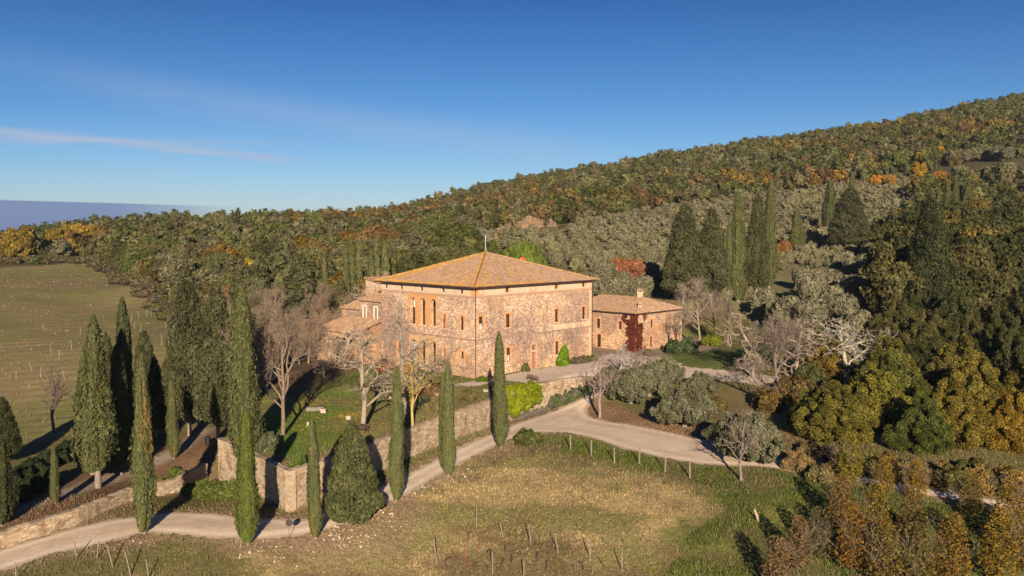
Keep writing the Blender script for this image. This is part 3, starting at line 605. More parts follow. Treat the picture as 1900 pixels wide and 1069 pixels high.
# red satellite dish beside it
q = VP(18.4, 8.6); mb = MB(); tube(mb, [(*q, 14.0), (*q, 15.3)], .04, 6, (.4,.4,.4))
cen = np.array((*q, 15.55)); nd = np.array((-.25, -.95, .2)); nd /= np.linalg.norm(nd); ta = np.cross(nd, (0,0,1)); ta /= np.linalg.norm(ta); tb = np.cross(ta, nd)
V = [cen - nd * .12] + [cen + nd * (.1 * rr * rr) - nd * .1 + (ta * math.cos(t) + tb * math.sin(t)) * .52 * rr for rr in (.5, 1.) for t in np.linspace(0, 2 * math.pi, 17)[:-1]]
F3 = [(0, 1 + k, 1 + (k + 1) % 16) for k in range(16)]; F4 = [(1 + k, 17 + k, 17 + (k + 1) % 16, 1 + (k + 1) % 16) for k in range(16)]
mb.add(V, F3, (.55,.07,.03)); mb.F.append(np.array(F4) + mb.n - len(V)); mb.obj('satellite_dish', M['paint'], villa)
# aerial
mb = MB(); ax, ay = AP[0], AP[1]; tube(mb, [(ax, ay, ZA - .1), (ax, ay, ZA + .7)], [.13, .09], 6, (.6,.57,.5)); tube(mb, [(ax, ay, ZA + .7), (ax, ay, ZA + 2.7)], .022, 5, (.6,.6,.6))
for z, hw in ((2.3, .35), (1.8, .7)):
    tube(mb, [(ax - hw * .5, ay - .1, ZA + z), (ax + hw, ay + .1, ZA + z)], .014, 4, (.5,.5,.5))
    for k in range(6): xx = ax - hw * .5 + hw * 1.5 * k / 5; tube(mb, [(xx, ay, ZA + z - .22), (xx, ay, ZA + z + .22)], .010, 4, (.5,.5,.5))
mb.obj('aerial', M['metal'], villa)
# bare creeper twigs over the stone
def creeper(name, F, roots, hmax, openings, seed, Lf, nmax=5000, col=(.17,.125,.115), dens=None):
    r = np.random.default_rng(seed); mb = MB(); O, u, n = F['O'], F['u'], F['n']; cnt = 0
    stack = [(s, z, (r.random() - .5) * .6, h, .032, 0) for s, z, h in roots]
    while stack and cnt < nmax:
        s, z, a, h, rad, lv = stack.pop(int(r.integers(len(stack))))
        pts = [(s, z)]
        for k in range(int(h / .45)):
            a += (r.random() - .5) * .7; a *= .92 if lv < 2 else 1; s += math.sin(a) * .45; z += math.cos(a) * .45
            if not (.1 < s < Lf - .05) or z > 11.1 or z < .1: break
            if any(o[0] - .28 < s < o[1] + .28 and o[2] - .1 < z < o[3] + .25 for o in openings): break
            pts.append((s, z))
            if lv < 4 and r.random() < (.55 if lv < 2 else .4) and rad > .009: stack.append((s, z, a + (1 if r.random() < .5 else -1) * (.4 + .8 * r.random()), (h - k * .45) * (.35 + .4 * r.random()), rad * .72, lv + 1))
        if len(pts) > 1:
            P = [(O[0] + u[0]*q[0] + n[0]*.05, O[1] + u[1]*q[0] + n[1]*.05, q[1]) for q in pts]
            k_ = .8 + .5 * r.random(); tube(mb, P, np.linspace(rad, rad * .5, len(P)), 3, [v * k_ for v in col], False); cnt += len(pts)
    return tag(mb.obj('creeper_stems', M['bark'], villa), kind='stuff')
creeper('c', FR, [(s, .1, 10.5) for s in (.9,2.4,4.6,8.3,9.5,10.4,13.2,14.1,15.3,16.1,18.8,20.4,21.8)] + [(12.5, 4.2, 7), (10.5, 4, 7), (14, 4.5, 6.5)], 10, wr + dr, 1, L1, 7000)
creeper('c', FL, [(s, .1, 10.5) for s in (.8,1.8,3.5,4.6,5.4,7.3,9.8,12.1,14.6,15.6,17.4,18.5,19.8)], 10, wl + arl, 2, L2, 6000)
# ------------------------------------------------------------------ annexes
def hip_house(name, label, O, su, sv, h, zr, ridge, wins, seedl, colw=(.50,.39,.29), orient='v'):
    e = empty(name, (0, 0, 0), label, 'house'); mb = MB(); P = lambda s, t: O + U1 * s + U2 * t
    facade(mb, O, U1, -U2, su, -2, h, wins[0], .3, colw); facade(mb, O, U2, -U1, sv, -2, h, wins[1], .3, colw)
    for a, u, Lf in ((P(0, sv), U1, su), (P(su, 0), U2, sv)): mb.add([(*a, -2), (*(a + u * Lf), -2), (*(a + u * Lf), h), (*a, h)], [(0,1,2,3)], colw)
    mb.obj('wall', M['masonry'], e); r = np.random.default_rng(seedl); rt = MB(); ov = .45
    c = [np.array((*P(-ov, -ov), h + .05)), np.array((*P(su + ov, -ov), h + .05)), np.array((*P(su + ov, sv + ov), h + .05)), np.array((*P(-ov, sv + ov), h + .05))]
    R0 = np.array((*P(*ridge[0]), zr)); R1 = np.array((*P(*ridge[1]), zr)); lf = lambda s, t, S, y, d: .10
    tile_slope(rt, c[0], c[1], R0, R0, .28, lf, r); tile_slope(rt, c[3], c[0], R1, R0, .28, lf, r); tile_slope(rt, c[2], c[3], R1, R1, .45, lf, r); tile_slope(rt, c[1], c[2], R0, R1, .45, lf, r)
    rf = tag(rt.obj('roof', M['tile'], e), kind='stuff')
    mb = MB(); bx(mb, O, U1, -U2, -ov, su + ov, h - .06, h + .03, ov - .02, ov + .08, (.14,.08,.06)); bx(mb, O, U2, -U1, -ov, sv + ov, h - .06, h + .03, ov - .02, ov + .08, (.14,.08,.06)); mb.obj('gutter', M['metal'], rf)
    mb = MB(); bx(mb, O, U1, U2, -ov + .03, su + ov - .03, h + .0, h + .035, -ov + .03, sv + ov - .03, (.2,.12,.08)); mb.obj('eaves', M['wood'], rf)
    for F, ws in ((dict(O=O, u=U1, n=-U2), wins[0]), (dict(O=O, u=U2, n=-U1), wins[1])):
        for w_ in ws:
            s0, s1, z0, z1 = w_[:4]; mb = MB(); c_ = (.08,.045,.03)
            bx(mb, F['O'], F['u'], F['n'], s0, s0 + .07, z0, z1, -.26, -.18, c_); bx(mb, F['O'], F['u'], F['n'], s1 - .07, s1, z0, z1, -.26, -.18, c_)
            bx(mb, F['O'], F['u'], F['n'], s0 + .07, s1 - .07, z1 - .07, z1, -.26, -.18, c_); bx(mb, F['O'], F['u'], F['n'], s0 + .07, s1 - .07, z0, z0 + .07, -.26, -.18, c_)
            bx(mb, F['O'], F['u'], F['n'], (s0 + s1)/2 - .03, (s0 + s1)/2 + .03, z0 + .07, z1 - .07, -.25, -.19, c_)
            f = mb.obj('window', M['wood'], e); mb = MB(); bx(mb, F['O'], F['u'], F['n'], s0, s1, z0, z1, -.295, -.265); mb.obj('pane', M['glass'], f)
            mb = MB(); bx(mb, F['O'], F['u'], F['n'], s0 - .2, s0 - .004, z0, z1, 0, .04, BRK); bx(mb, F['O'], F['u'], F['n'], s1 + .004, s1 + .2, z0, z1, 0, .04, BRK); bx(mb, F['O'], F['u'], F['n'], s0 - .2, s1 + .2, z1 + .003, z1 + .2, 0, .04, BRK); mb.obj('window_surround', M['brick'], f)
    return e, rf
OR = np.array((20.6, 152.0))
barn, brf = hip_house('annex_house', 'low two storey stone house with grey brown hipped roof and red creeper on its corner', OR, 13.5, 16., 6.35, 8.55, ((6.75, 3.2), (6.75, 12.8)),
    ([(4.2,4.9,3.7,5.1),(4.1,4.8,.5,2.2),(9.6,10.5,.1,2.2),(9.8,10.4,3.8,4.9)], [(2.9,3.6,3.5,4.9),(7.6,8.4,3.4,5),(7.4,8.3,.1,2.3)]), 9, (.46,.355,.27))
p = OR + U1 * 6.8 + U2 * 4.3; chimney(barn, p[0], p[1], 7.8, 1.6, 1.0); p = OR + U1 * 2.6 + U2 * 1.1; chimney(barn, p[0], p[1], 6.7, .8, .5)
# left wings behind the villa
def shed(name, label, s0, s1, t0, t1, zf, zk, axis, wins=[], base=-2, colw=(.42,.325,.25), op=[], white=False, lich=.12):
    e = empty(name, (0, 0, 0), label, 'house'); mb = MB(); P = VP
    z = {'f': zf, 'k': zk}; cz = {}
    if axis == 's': cz = {(0,0): zf, (0,1): zf, (1,0): zk, (1,1): zk}
    else: cz = {(0,0): zf, (1,0): zf, (0,1): zk, (1,1): zk}
    lo = min(zf, zk); O = P(s0, t0)
    facade(mb, O, U2, -U1, t1 - t0, base, lo, wins + op, .35, colw)
    for a, b in (((0,0),(1,0)), ((1,0),(1,1)), ((1,1),(0,1))):
        pa = P(s0 + (s1 - s0) * a[0], t0 + (t1 - t0) * a[1]); pb = P(s0 + (s1 - s0) * b[0], t0 + (t1 - t0) * b[1]); mb.add([(*pa, base), (*pb, base), (*pb, cz[b]), (*pa, cz[a])], [(0,1,2,3)], colw)
    a, b = P(s0, t0), P(s0, t1); mb.add([(*a, lo), (*b, lo), (*b, cz[(0,1)]), (*a, cz[(0,0)])], [(0,1,2,3)], colw)
    mb.obj('wall', M['masonry'], e); rt = MB(); ov = .3
    def c(i, j): return np.array((*P(s0 - ov if i == 0 else s1 + ov, t0 - ov if j == 0 else t1 + ov), cz[(i, j)] + .12 + ((-1 if cz[(i,j)] == lo else 1) * .06)))
    r = np.random.default_rng(int(abs(s0) * 10 + t0)); lf = lambda s, t, S, y, d: lich
    if axis == 's': tile_slope(rt, c(0, 1), c(0, 0), c(1, 1), c(1, 0), .3, lf, r)
    elif zk > zf: tile_slope(rt, c(0, 0), c(1, 0), c(0, 1), c(1, 1), .3, lf, r)
    tag(rt.obj('roof', M['tile'], e), kind='stuff')
    for w_ in wins:
        mb = MB(); bx(mb, O, U2, -U1, w_[0], w_[1], w_[2], w_[3], -.3, -.25, (.04,.03,.025)); f = mb.obj('window', M['wood'], e)
        if white:
            mb = MB(); cw = (.75,.68,.56); bx(mb, O, U2, -U1, w_[0] - .22, w_[0] - .004, w_[2] - .2, w_[3], 0, .05, cw); bx(mb, O, U2, -U1, w_[1] + .004, w_[1] + .22, w_[2] - .2, w_[3], 0, .05, cw); bx(mb, O, U2, -U1, w_[0] - .22, w_[1] + .22, w_[3] + .003, w_[3] + .2, 0, .05, cw); mb.obj('window_surround', M['paint'], f)
    return e
shed('gabled_wing', 'tall narrow stone wing rising behind the left end of the villa', 4.5, 13, 21.2, 31, 10.6, 12.3, 't', [(3.5,4.0,10.0,10.5)])
shed('windowed_wing', 'small stone wing with two white framed windows left of the villa', .9, 4.4, 21.2, 27.8, 9.1, 10.3, 's', [(2.0,2.6,6.5,8.3),(4.9,5.5,6.5,8.3)], white=True)
shed('lean_to_wing', 'low stone lean-to with brown tiles at the far left of the villa group', 1.3, 7, 28.0, 33.2, 7.5, 9.4, 's', [])
ru = shed('overgrown_outbuilding', 'overgrown ochre outbuilding with a wide doorway at the left foot of the villa', -4.6, .7, 21.3, 31.5, 4.7, 6.3, 's', [], op=[(1.2,5.6,-.5,4.0)], colw=(.40,.29,.20), lich=.15)
mb = MB(); bx(mb, VP(-4.6, 21.3), U2, -U1, 1.2, 5.6, -.5, 4.3, -4.2, -4.0, (.52,.33,.16)); mb.obj('inner_wall', M['brick'], ru)
# ------------------------------------------------------------------ foliage generators
def leaves(mb, P, Nn, size, r, up=None, el=1.0, C=(1,1,1), var=.3, hue=.1):
    n = len(P); size = np.broadcast_to(size, (n,))[:, None]
    t = r.normal(size=(n, 3))
    if up is not None: t = np.array(up)[None] + t * .35
    Nn = Nn + 1e-6; Nn = Nn / np.linalg.norm(Nn, axis=1)[:, None]
    t = t - Nn * (t * Nn).sum(1)[:, None]; t /= np.linalg.norm(t, axis=1)[:, None] + 1e-9; b = np.cross(Nn, t)
    V = np.stack([P + t * size * .65 * el, P - t * size * .4 * el + b * size * .5, P - t * size * .4 * el - b * size * .5], 1).reshape(-1, 3)
    k = 1 + (r.random(n) - .5) * 2 * var; h = (r.random(n) - .5) * 2 * hue
    C = np.asarray(C, float); C = np.tile(C, (n, 1)) if C.ndim == 1 else C
    c = C * k[:, None]; c[:, 0] *= 1 + h; c[:, 2] *= 1 - h
    mb.add(V, np.arange(3 * n).reshape(-1, 3), np.repeat(c, 3, 0))
def ico(sub=1):
    t = (1 + 5 ** .5) / 2; V = np.array([(-1,t,0),(1,t,0),(-1,-t,0),(1,-t,0),(0,-1,t),(0,1,t),(0,-1,-t),(0,1,-t),(t,0,-1),(t,0,1),(-t,0,-1),(-t,0,1)], float); V /= np.linalg.norm(V[0])
    F = [(0,11,5),(0,5,1),(0,1,7),(0,7,10),(0,10,11),(1,5,9),(5,11,4),(11,10,2),(10,7,6),(7,1,8),(3,9,4),(3,4,2),(3,2,6),(3,6,8),(3,8,9),(4,9,5),(2,4,11),(6,2,10),(8,6,7),(9,8,1)]
    for _ in range(sub):
        V = list(map(tuple, V)); cache = {}; F2 = []
        def mid(a, b):
            k = (min(a, b), max(a, b))
            if k not in cache: m = np.array(V[a]) + np.array(V[b]); m /= np.linalg.norm(m); V.append(tuple(m)); cache[k] = len(V) - 1
            return cache[k]
        for a, b, c in F: ab, bc, ca = mid(a, b), mid(b, c), mid(c, a); F2 += [(a,ab,ca),(b,bc,ab),(c,ca,bc),(ab,bc,ca)]
        V = np.array(V); F = F2
    return np.array(V), np.array(F)
IV0, IF0 = ico(0); IV1, IF1 = ico(1)
def crown(lobes, n, size, seed, core=.8, el=1.1, up=None, var=.3, outw=.9, coresub=0, hue=.1, lobevar=.22, low=-.4):
    r = np.random.default_rng(seed); mb = MB(); Lb = np.array(lobes, float); wgt = Lb[:, 3] ** 2; wgt /= wgt.sum()
    lk = 1 + (r.random(len(Lb)) - .5) * 2 * lobevar; IV, IF = (IV0, IF0) if coresub == 0 else (IV1, IF1)
    if core:
        for k, (x, y, z, rad) in enumerate(Lb):
            V = IV * rad * core * (1 + (r.random(len(IV)) - .5)[:, None] * .35) + (x, y, z); mb.add(V, IF, np.array((.8,.8,.8)) * lk[k])
    i = r.choice(len(Lb), int(n * 1.5), p=wgt); d = r.normal(size=(len(i), 3)); d[:, 2] += .15; d /= np.linalg.norm(d, axis=1)[:, None]
    P = Lb[i, :3] + d * (Lb[i, 3] * (.78 + .32 * r.random(len(i))))[:, None]
    dist = np.linalg.norm(P[:, None] - Lb[None, :, :3], axis=2) / Lb[None, :, 3]; keep = (dist < .72).sum(1) == 0; P = P[keep][:n]; d = d[keep][:n]; i = i[keep][:n]
    cen = Lb[:, :3].mean(0); o = P - cen; o /= np.linalg.norm(o, axis=1)[:, None] + 1e-9
    Nn = (d * .7 + o * .4) * outw + r.normal(size=d.shape) * (1.05 - outw * .6)
    leaves(mb, P, Nn, size * (.7 + .6 * r.random(len(P))), r, up, el, np.array([(1,1,1)]) * lk[i][:, None], var, hue); return mb
def lob_round(n, R_, H_, z0, seed, rl=(.26,.40), flat=1.):
    r = np.random.default_rng(seed); L_ = [(0, 0, z0 + H_ * .5, R_ * .55)]
    for k in range(n):
        a = k * 2.39996 + r.random() * .6; t = (k + .5) / n; ph = math.acos(1 - 2 * (t * .86 + .07)); q = .58 + .2 * r.random()
        z = z0 + H_ * (.5 + .5 * math.cos(ph) * q * 1.25); rr = R_ * math.sin(ph) * q * (.8 + .35 * r.random())
        L_.append((math.cos(a) * rr, math.sin(a) * rr, z, R_ * (rl[0] + (rl[1] - rl[0]) * r.random())))
    return L_
def lob_cone(n, R_, H_, z0, seed, p=.7, q0=.1, rl=.34, rough=0):
    r = np.random.default_rng(seed); L_ = []
    for k in range(n):
        t = ((k + .5) / n) ** 1.15; a = k * 2.39996 + r.random() * .8; rad = R_ * min(1, ((t + .03) / q0) ** .5) * (1 - t) ** p
        f = .72 + (rough * (.22 * r.random() - .06)); L_.append((math.cos(a) * rad * f, math.sin(a) * rad * f, z0 + H_ * t + rough * r.random() * .4, rad * (rl * (.8 + .5 * r.random())) + .28))
    return L_
def lob_plume(n, R_, H_, z0, seed, m=9, r0=.20):
    r = np.random.default_rng(seed); L_ = [(0, 0, z0 + H_ * .35, R_ * .5)]
    for k in range(n):
        a = k * 2.39996 + r.random() * .7; q = math.sqrt((k + .6) / n); h = H_ * (1.02 - .52 * q ** 1.6) * (.86 + .22 * r.random()); tilt = .25 + .2 * r.random()
        for j in range(m):
            t = (j + .3) / m; rr = R_ * q * (.62 + tilt * math.sin(math.pi * min(t * 1.1, 1))); b = a + (r.random() - .5) * .5; z = z0 + h * (.10 + .86 * t)
            L_.append((math.cos(b) * rr + r.normal() * .12 * R_ * (1 - t), math.sin(b) * rr + r.normal() * .12 * R_ * (1 - t), z, R_ * r0 * (1.15 - .55 * t) * (.75 + .5 * r.random())))
    return L_
def cyp_mesh(seed, H0=12., W0=1.0, p=.42, n=9000, size=.19, tips=1, q0=.10):
    r = np.random.default_rng(seed); mb = MB()
    for lead in range(tips):
        ph = r.random(6) * 6.28; H_ = H0 * (1 if lead == 0 else .80 + .15 * r.random()); W_ = W0 * (1 if tips == 1 else .86 if lead == 0 else .60); ba = r.random() * 6.28; ox, oy = (0, 0) if lead == 0 else (math.cos(ba) * W0 * .42, math.sin(ba) * W0 * .42)
        def rad(t, a): return W_ * np.minimum(1, ((t + .01) / q0)) ** .5 * np.clip(1 - t, 0, 1) ** p * (1 + .10 * np.sin(3 * a + ph[0] + 2.5 * t) + .09 * np.sin(7 * a + ph[1] - 4 * t) + .08 * np.sin(13 * a + ph[2] + 6 * t) + .09 * np.sin(11 * t + ph[3] + a) + .05 * np.sin(23 * t + ph[4] + 2 * a))
        k, m = 14, 26; T_ = np.linspace(0, 1, m) ** .9; A_ = np.arange(k) * 2 * math.pi / k; TT, AA = np.meshgrid(T_, A_, indexing='ij')
        rr = rad(TT, AA) * .84; V = np.stack([ox + rr * np.cos(AA), oy + rr * np.sin(AA), .35 + TT * (H_ - .5)], -1).reshape(-1, 3)
        i = np.arange(m - 1)[:, None] * k; j = np.arange(k)[None]; mb.add(V, np.stack([i + j, i + (j + 1) % k, i + k + (j + 1) % k, i + k + j], -1).reshape(-1, 4), (.8,.8,.8))
        mb.add(V[:k], np.arange(k)[::-1][None], (.8,.8,.8))
        nn = int(n / tips * (1.3 if lead == 0 else .85)); t = 1 - r.random(nn * 2) ** .8; keep = r.random(nn * 2) < (1 - t) ** p + .15; t = t[keep][:nn]; a = r.random(len(t)) * 2 * math.pi
        # foliage hangs in upright sprays: leaves cluster about spray centres
        ns = 260; st, sa = r.random(ns), r.random(ns) * 6.28; pick = r.integers(0, ns, len(t)); cl = r.random(len(t)) < .55; t = np.where(cl, np.clip(st[pick] + r.normal(size=len(t)) * .022, 0, .995), t); a = np.where(cl, sa[pick] + r.normal(size=len(t)) * .10, a)
        q = rad(t, a) * (.86 + .20 * r.random(len(t)) + .10 * cl + .22 * (r.random(len(t)) < .06)) + .02; P = np.c_[ox + q * np.cos(a), oy + q * np.sin(a), .35 + t * (H_ - .4)]
        Nn = np.c_[np.cos(a), np.sin(a), .25 + 0 * a] + r.normal(size=(len(t), 3)) * .45
        sh = np.where(cl, (.85 + .35 * r.random(ns))[pick], 1.0)
        dead = np.where((vnoise(a * 1.5 + seed, t * 5, seed + 4) > .90), 1, 0)[:, None]
        C = np.array([(1,1,1)]) * (sh * (.9 + .2 * vnoise(a * 3, t * 14, seed)))[:, None]; C = C * (1 - dead) + C * np.array([(1.7,1.15,1.0)]) * dead
        leaves(mb, P, Nn, size * (.7 + .6 * r.random(len(t))), r, (0, 0, 1.3), 2.0, C, .34, .08)
    return mb
MC = {}
for k, (p, W_) in enumerate(((.40, 1.0), (.36, .95), (.62, 1.3), (.50, 1.1))): MC['cyp%d' % k] = cyp_mesh(20 + k, 12, W_, p, 18000, .125, (2, 1, 3, 2)[k], (.16, .16, .2, .26)[k]).mesh('crown', M['leaf'])
for k in range(2): MC['cypfar%d' % k] = cyp_mesh(30 + k, 12, 1.1, .5, 1500, .42).mesh('crown', M['leaf'])
for k in range(3): MC['broad%d' % k] = crown(lob_cone(170, 3.0, 12.0, 1.7, 40 + k, .55, .12, .17, 1), 30000, .155, 50 + k, .50, 1.3, (0, 0, .8), .45, outw=.7, lobevar=.3).mesh('crown', M['leaf'])
MC['junip'] = crown(lob_cone(170, 3.0, 8.0, .4, 47, .66, .16, .13, 1), 28000, .125, 57, .4, 2.0, (0, 0, 1.0), .42, outw=.7, lobevar=.3).mesh('crown', M['leaf'])
for k in range(3): MC['broadfar%d' % k] = crown(lob_cone(34, 3.1, 12.4, .8, 60 + k, .6, .12, .36), 3200, .55, 63 + k, .8, 1.3, (0, 0, 1)).mesh('crown', M['leaf'])
for k in range(4): MC['oak%d' % k] = crown(lob_plume(17, 5.2, 10.6, -.2, 70 + k, 10, .145), 42000, .19, 74 + k, .5, 1.1, None, .45, outw=.65, hue=.24, lobevar=.36).mesh('crown', M['leaf'])
for k in range(4): MC['mid%d' % k] = crown(lob_round(24, 4.3, 7.6, .8, 80 + k, (.20, .36)), 4200, .48, 84 + k, .72, 1.1, None, .40, outw=.75, hue=.16, lobevar=.3).mesh('crown', M['leaf'])
FARP = []
for k in range(7):
    q = crown(lob_round(5, 3.9, 6.6, .2, 90 + k, (.34, .54)), 225, .95, 97 + k, .76, 1.1, None, .36, coresub=0, hue=.05, lobevar=.3); FARP.append(q); MC['far%d' % k] = q.mesh('crown', M['leaf'])
OLP = []
for k in range(4):
    q = crown(lob_round(7, 2.5, 3.8, .9, 110 + k, (.36, .5)), 170, .62, 115 + k, .8, 1.5, None, .3, coresub=0, hue=.05); OLP.append(q); MC['olfar%d' % k] = q.mesh('crown', M['leaf'])
for k in range(3): MC['olive%d' % k] = crown(lob_plume(15, 3.2, 5.0, .7, 120 + k, 6, .17), 17000, .15, 124 + k, .62, 2.2, (0, 0, .5), .42, .7, hue=.10, lobevar=.28).mesh('crown', M['leaf'])
for k in range(2): MC['olmid%d' % k] = crown(lob_round(26, 2.9, 4.2, 1.1, 130 + k, (.26, .38)), 2600, .40, 134 + k, .76, 1.8, None, .3, .8, hue=.06).mesh('crown', M['leaf'])
MC['pine'] = crown([(math.cos(k * 2.4) * 5.0 * math.sqrt(k / 40), math.sin(k * 2.4) * 5.0 * math.sqrt(k / 40), 8.2 - 2.6 * (k / 40) ** 1.4, 1.35) for k in range(40)], 9000, .34, 140, .8, 1.6, (0, 0, .8), .25).mesh('crown', M['leaf'])
for k in range(3): MC['sapl%d' % k] = crown(lob_cone(60, 1.35, 6.2, .7, 145 + k, .42, .2, .22), 2700, .15, 148 + k, 0, 1.3, None, .45, .5, hue=.2, low=0).mesh('crown', M['leaf'])
for k in range(3): MC['shrub%d' % k] = crown(lob_plume(8, .95, 1.35, -.05, 150 + k, 4, .30), 3600, .11, 154 + k, .7, 1.3, None, .42, outw=.75, lobevar=.3).mesh('shrub', M['leaf'])
# bare trees
def bare(seed, H_, spread, lv=4, col=(1,1,1), r0=.26, tw=.016, up=.35, fork=.32, kids=(7, 6, 5, 4), crook=.25):
    r = np.random.default_rng(seed); tr = MB(); br = MB()
    def go(p, d, Lb, rad, l):
        m = 5 if l < 3 else 3; P = [p]; dd = d.copy()
        for k in range(m):
            dd = dd + r.normal(size=3) * crook * (.4 if l == 0 else 1) + np.array((0, 0, up * .25)); dd /= np.linalg.norm(dd); P.append(P[-1] + dd * Lb / m)
        e = max(rad * (.55 if l == 0 else .35), tw * .7); tube(tr if l < 1 else br, P, np.linspace(rad, e, m + 1), 7 if l == 0 else 5 if l == 1 else 3, np.array(col) * (.85 + .3 * r.random()), False)
        if l >= lv: return
        nk = kids[min(l, len(kids) - 1)]
        for k in range(nk):
            f = (fork + (1 - fork) * (k + .5 + (r.random() - .5) * .6) / nk) if l == 0 else (.25 + .75 * (k + r.random()) / nk); f = min(f, 1)
            i = f * m; a = int(min(i, m - 1)); q = P[a] + (P[a + 1] - P[a]) * (i - a); ang = r.random() * 6.28 + k * 2.4; t = (P[a + 1] - P[a]); t /= np.linalg.norm(t)
            s = np.array((math.cos(ang), math.sin(ang), 0)); s -= t * np.dot(s, t); s /= np.linalg.norm(s) + 1e-6
            nd = t * (.75 - .15 * (l == 0)) + s * spread * (.75 + .4 * r.random()) + np.array((0, 0, up)); nd /= np.linalg.norm(nd)
            go(q, nd, Lb * (.62 if l == 0 else .56) * (1.1 - .35 * f) * (.8 + .4 * r.random()), max(rad * (.50 if l == 0 else .52) * (1.1 - .4 * f), tw), l + 1)
        if l == 0: go(P[-1], (dd), Lb * .4, e, l + 1)
    go(np.array((0, 0, -.15)), np.array((0, 0, 1.)), H_ * .72, r0, 0)
    return tr, br
def mk2(a, nm): MC[nm + 't'] = a[0].mesh('trunk', M['bark'], True); MC[nm + 'b'] = a[1].mesh('branches', M['bark'])
for k in range(3): mk2(bare(200 + k, 11, .75, 4, kids=(11, 7, 6, 5), tw=.013, r0=.21, up=.34), 'bare%d' % k)
for k in range(2): mk2(bare(210 + k, 12.5, .95, 4, kids=(9, 5, 4, 3), tw=.019, r0=.33, up=.12, crook=.36, fork=.25), 'plane%d' % k)
for k in range(3): mk2(bare(220 + k, 6.5, 1.0, 4, kids=(7, 6, 4, 4), tw=.020, r0=.22, up=.12, crook=.4, fork=.22), 'lowb%d' % k)
mk2(bare(230, 4.5, .9, 3, kids=(7, 5, 4), tw=.015, r0=.12, up=.3), 'small')
def trunkmesh(h, r0, seed, forks=3):
    r = np.random.default_rng(seed); mb = MB(); tube(mb, [(0,0,-.3),(.02,0,h*.35),(.05,.03,h*.7),(.0,.05,h)], [r0*1.25, r0, r0*.8, r0*.5], 8)
    for k in range(forks):
        a = r.random() * 6.28; z = h * (.35 + .3 * r.random()); tube(mb, [(0,0,z),(math.cos(a)*h*.14,math.sin(a)*h*.14,z+h*.16),(math.cos(a)*h*.26,math.sin(a)*h*.26,z+h*.36)], [r0*.55, r0*.4, r0*.2], 5)
    return mb.mesh('trunk', M['bark'], True)
TR = dict(cyp=trunkmesh(6, .17, 1, 0), broad=trunkmesh(7, .2, 2, 0), oak=trunkmesh(6.5, .36, 3, 4), olive=trunkmesh(3.0, .26, 4, 4), pine=trunkmesh(8, .35, 5, 4), sapl=bare(260, 6.2, .55, 2, kids=(14, 6, 3), tw=.012, r0=.06, up=.55, fork=.12), mid=trunkmesh(4, .2, 7, 0))
SAPT = TR['sapl'][0].mesh('trunk', M['bark']); SAPB = TR['sapl'][1].mesh('branches', M['bark'])
BK = dict(cyp=(.21,.17,.13), broad=(.26,.21,.165), oak=(.14,.11,.08), olive=(.20,.17,.13), pine=(.2,.13,.09), sapl=(.17,.13,.09), mid=(.15,.12,.09))
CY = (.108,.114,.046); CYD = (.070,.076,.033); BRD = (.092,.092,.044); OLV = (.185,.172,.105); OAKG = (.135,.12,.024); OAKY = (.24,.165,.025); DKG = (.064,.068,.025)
def tree(name, key, loc, label, cat='tree', group=None, sc=(1,1,1), col=CY, trunk=None, rz=None, bark=None, part='crown', sink=0, lift=0):
    x, y = loc; z = g1(x, y) - sink; e = empty(name, (x, y, z), label, cat, group, random.random() * 6.28 if rz is None else rz, sc)
    e.rotation_euler[0] = random.gauss(0, .012); e.rotation_euler[1] = random.gauss(0, .012)
    k = .9 + .2 * random.random()
    if key + 'b' in MC and key + 't' in MC:
        for p, s in (('trunk', 't'), ('branches', 'b')): o = link(p, MC[key + s], e); o.color = (*[v * (1 if p == 'trunk' else .95) for v in col], 1)
        return e
    o = link(part, MC[key], e); o.location.z = lift; o.color = (*[v * k for v in col], 1)
    if trunk == 'sapl':
        for p_, m_ in (('trunk', SAPT), ('branches', SAPB)): link(p_, m_, e).color = (*BK['sapl'], 1)
    elif trunk: o = link('trunk', TR[trunk], e); o.color = (*(bark or BK[trunk]), 1)
    return e
def cyp(px, py, top, w_, key, label, col=CY, group=None, full=12., kw=1.0, lift=0):
    x, y = spot(px, py); z = g1(x, y); zt_ = CAMH - (top - 420) * y / FOC * 1.0; a, b, c = ray(px, top); zt_ = CAMH + c / b * y
    h = max(zt_ - z, 1.5); s = h / full; ww = w_ / 2 / FOC * y / kw
    return tree('cypress_tree', key, (x, y), label, 'cypress', group, (ww, ww, s), col, 'broad' if key.startswith('broad') else 'cyp', lift=lift)
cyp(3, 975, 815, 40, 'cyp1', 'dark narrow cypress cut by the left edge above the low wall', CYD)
cyp(103, 935, 826, 19, 'cyp0', 'very small narrow cypress behind the low wall near the left edge')
cyp(182, 905, 612, 84, 'cyp2', 'broad flame-shaped cypress with bare trunk foot behind the low wall', kw=1.35, lift=1.1)
cyp(172, 880, 648, 60, 'cyp3', 'twin leader of the broad cypress leaning against its left flank', kw=1.2)
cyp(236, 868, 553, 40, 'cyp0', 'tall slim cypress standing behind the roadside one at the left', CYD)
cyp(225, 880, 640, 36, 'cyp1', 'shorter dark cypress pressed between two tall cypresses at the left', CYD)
cyp(268, 990, 655, 48, 'cyp3', 'roadside cypress at the left with a swollen middle, at the foot of the bend', kw=1.15)
cyp(323, 852, 705, 20, 'cyp1', 'small thin cypress alone on the brown earth left of the shaggy conifers')
cyp(352, 808, 508, 92, 'broad0', 'leftmost of two shaggy dark conifers with bare trunks behind the wall', BRD, full=13.6, kw=2.75)
cyp(405, 812, 535, 84, 'broad1', 'right one of two shaggy dark conifers with bare trunks behind the wall', BRD, full=13.6, kw=2.75)
cyp(275, 800, 620, 60, 'broad2', 'dark conifer in the shade behind the leftmost cypresses', BRD, full=13.6, kw=2.75)
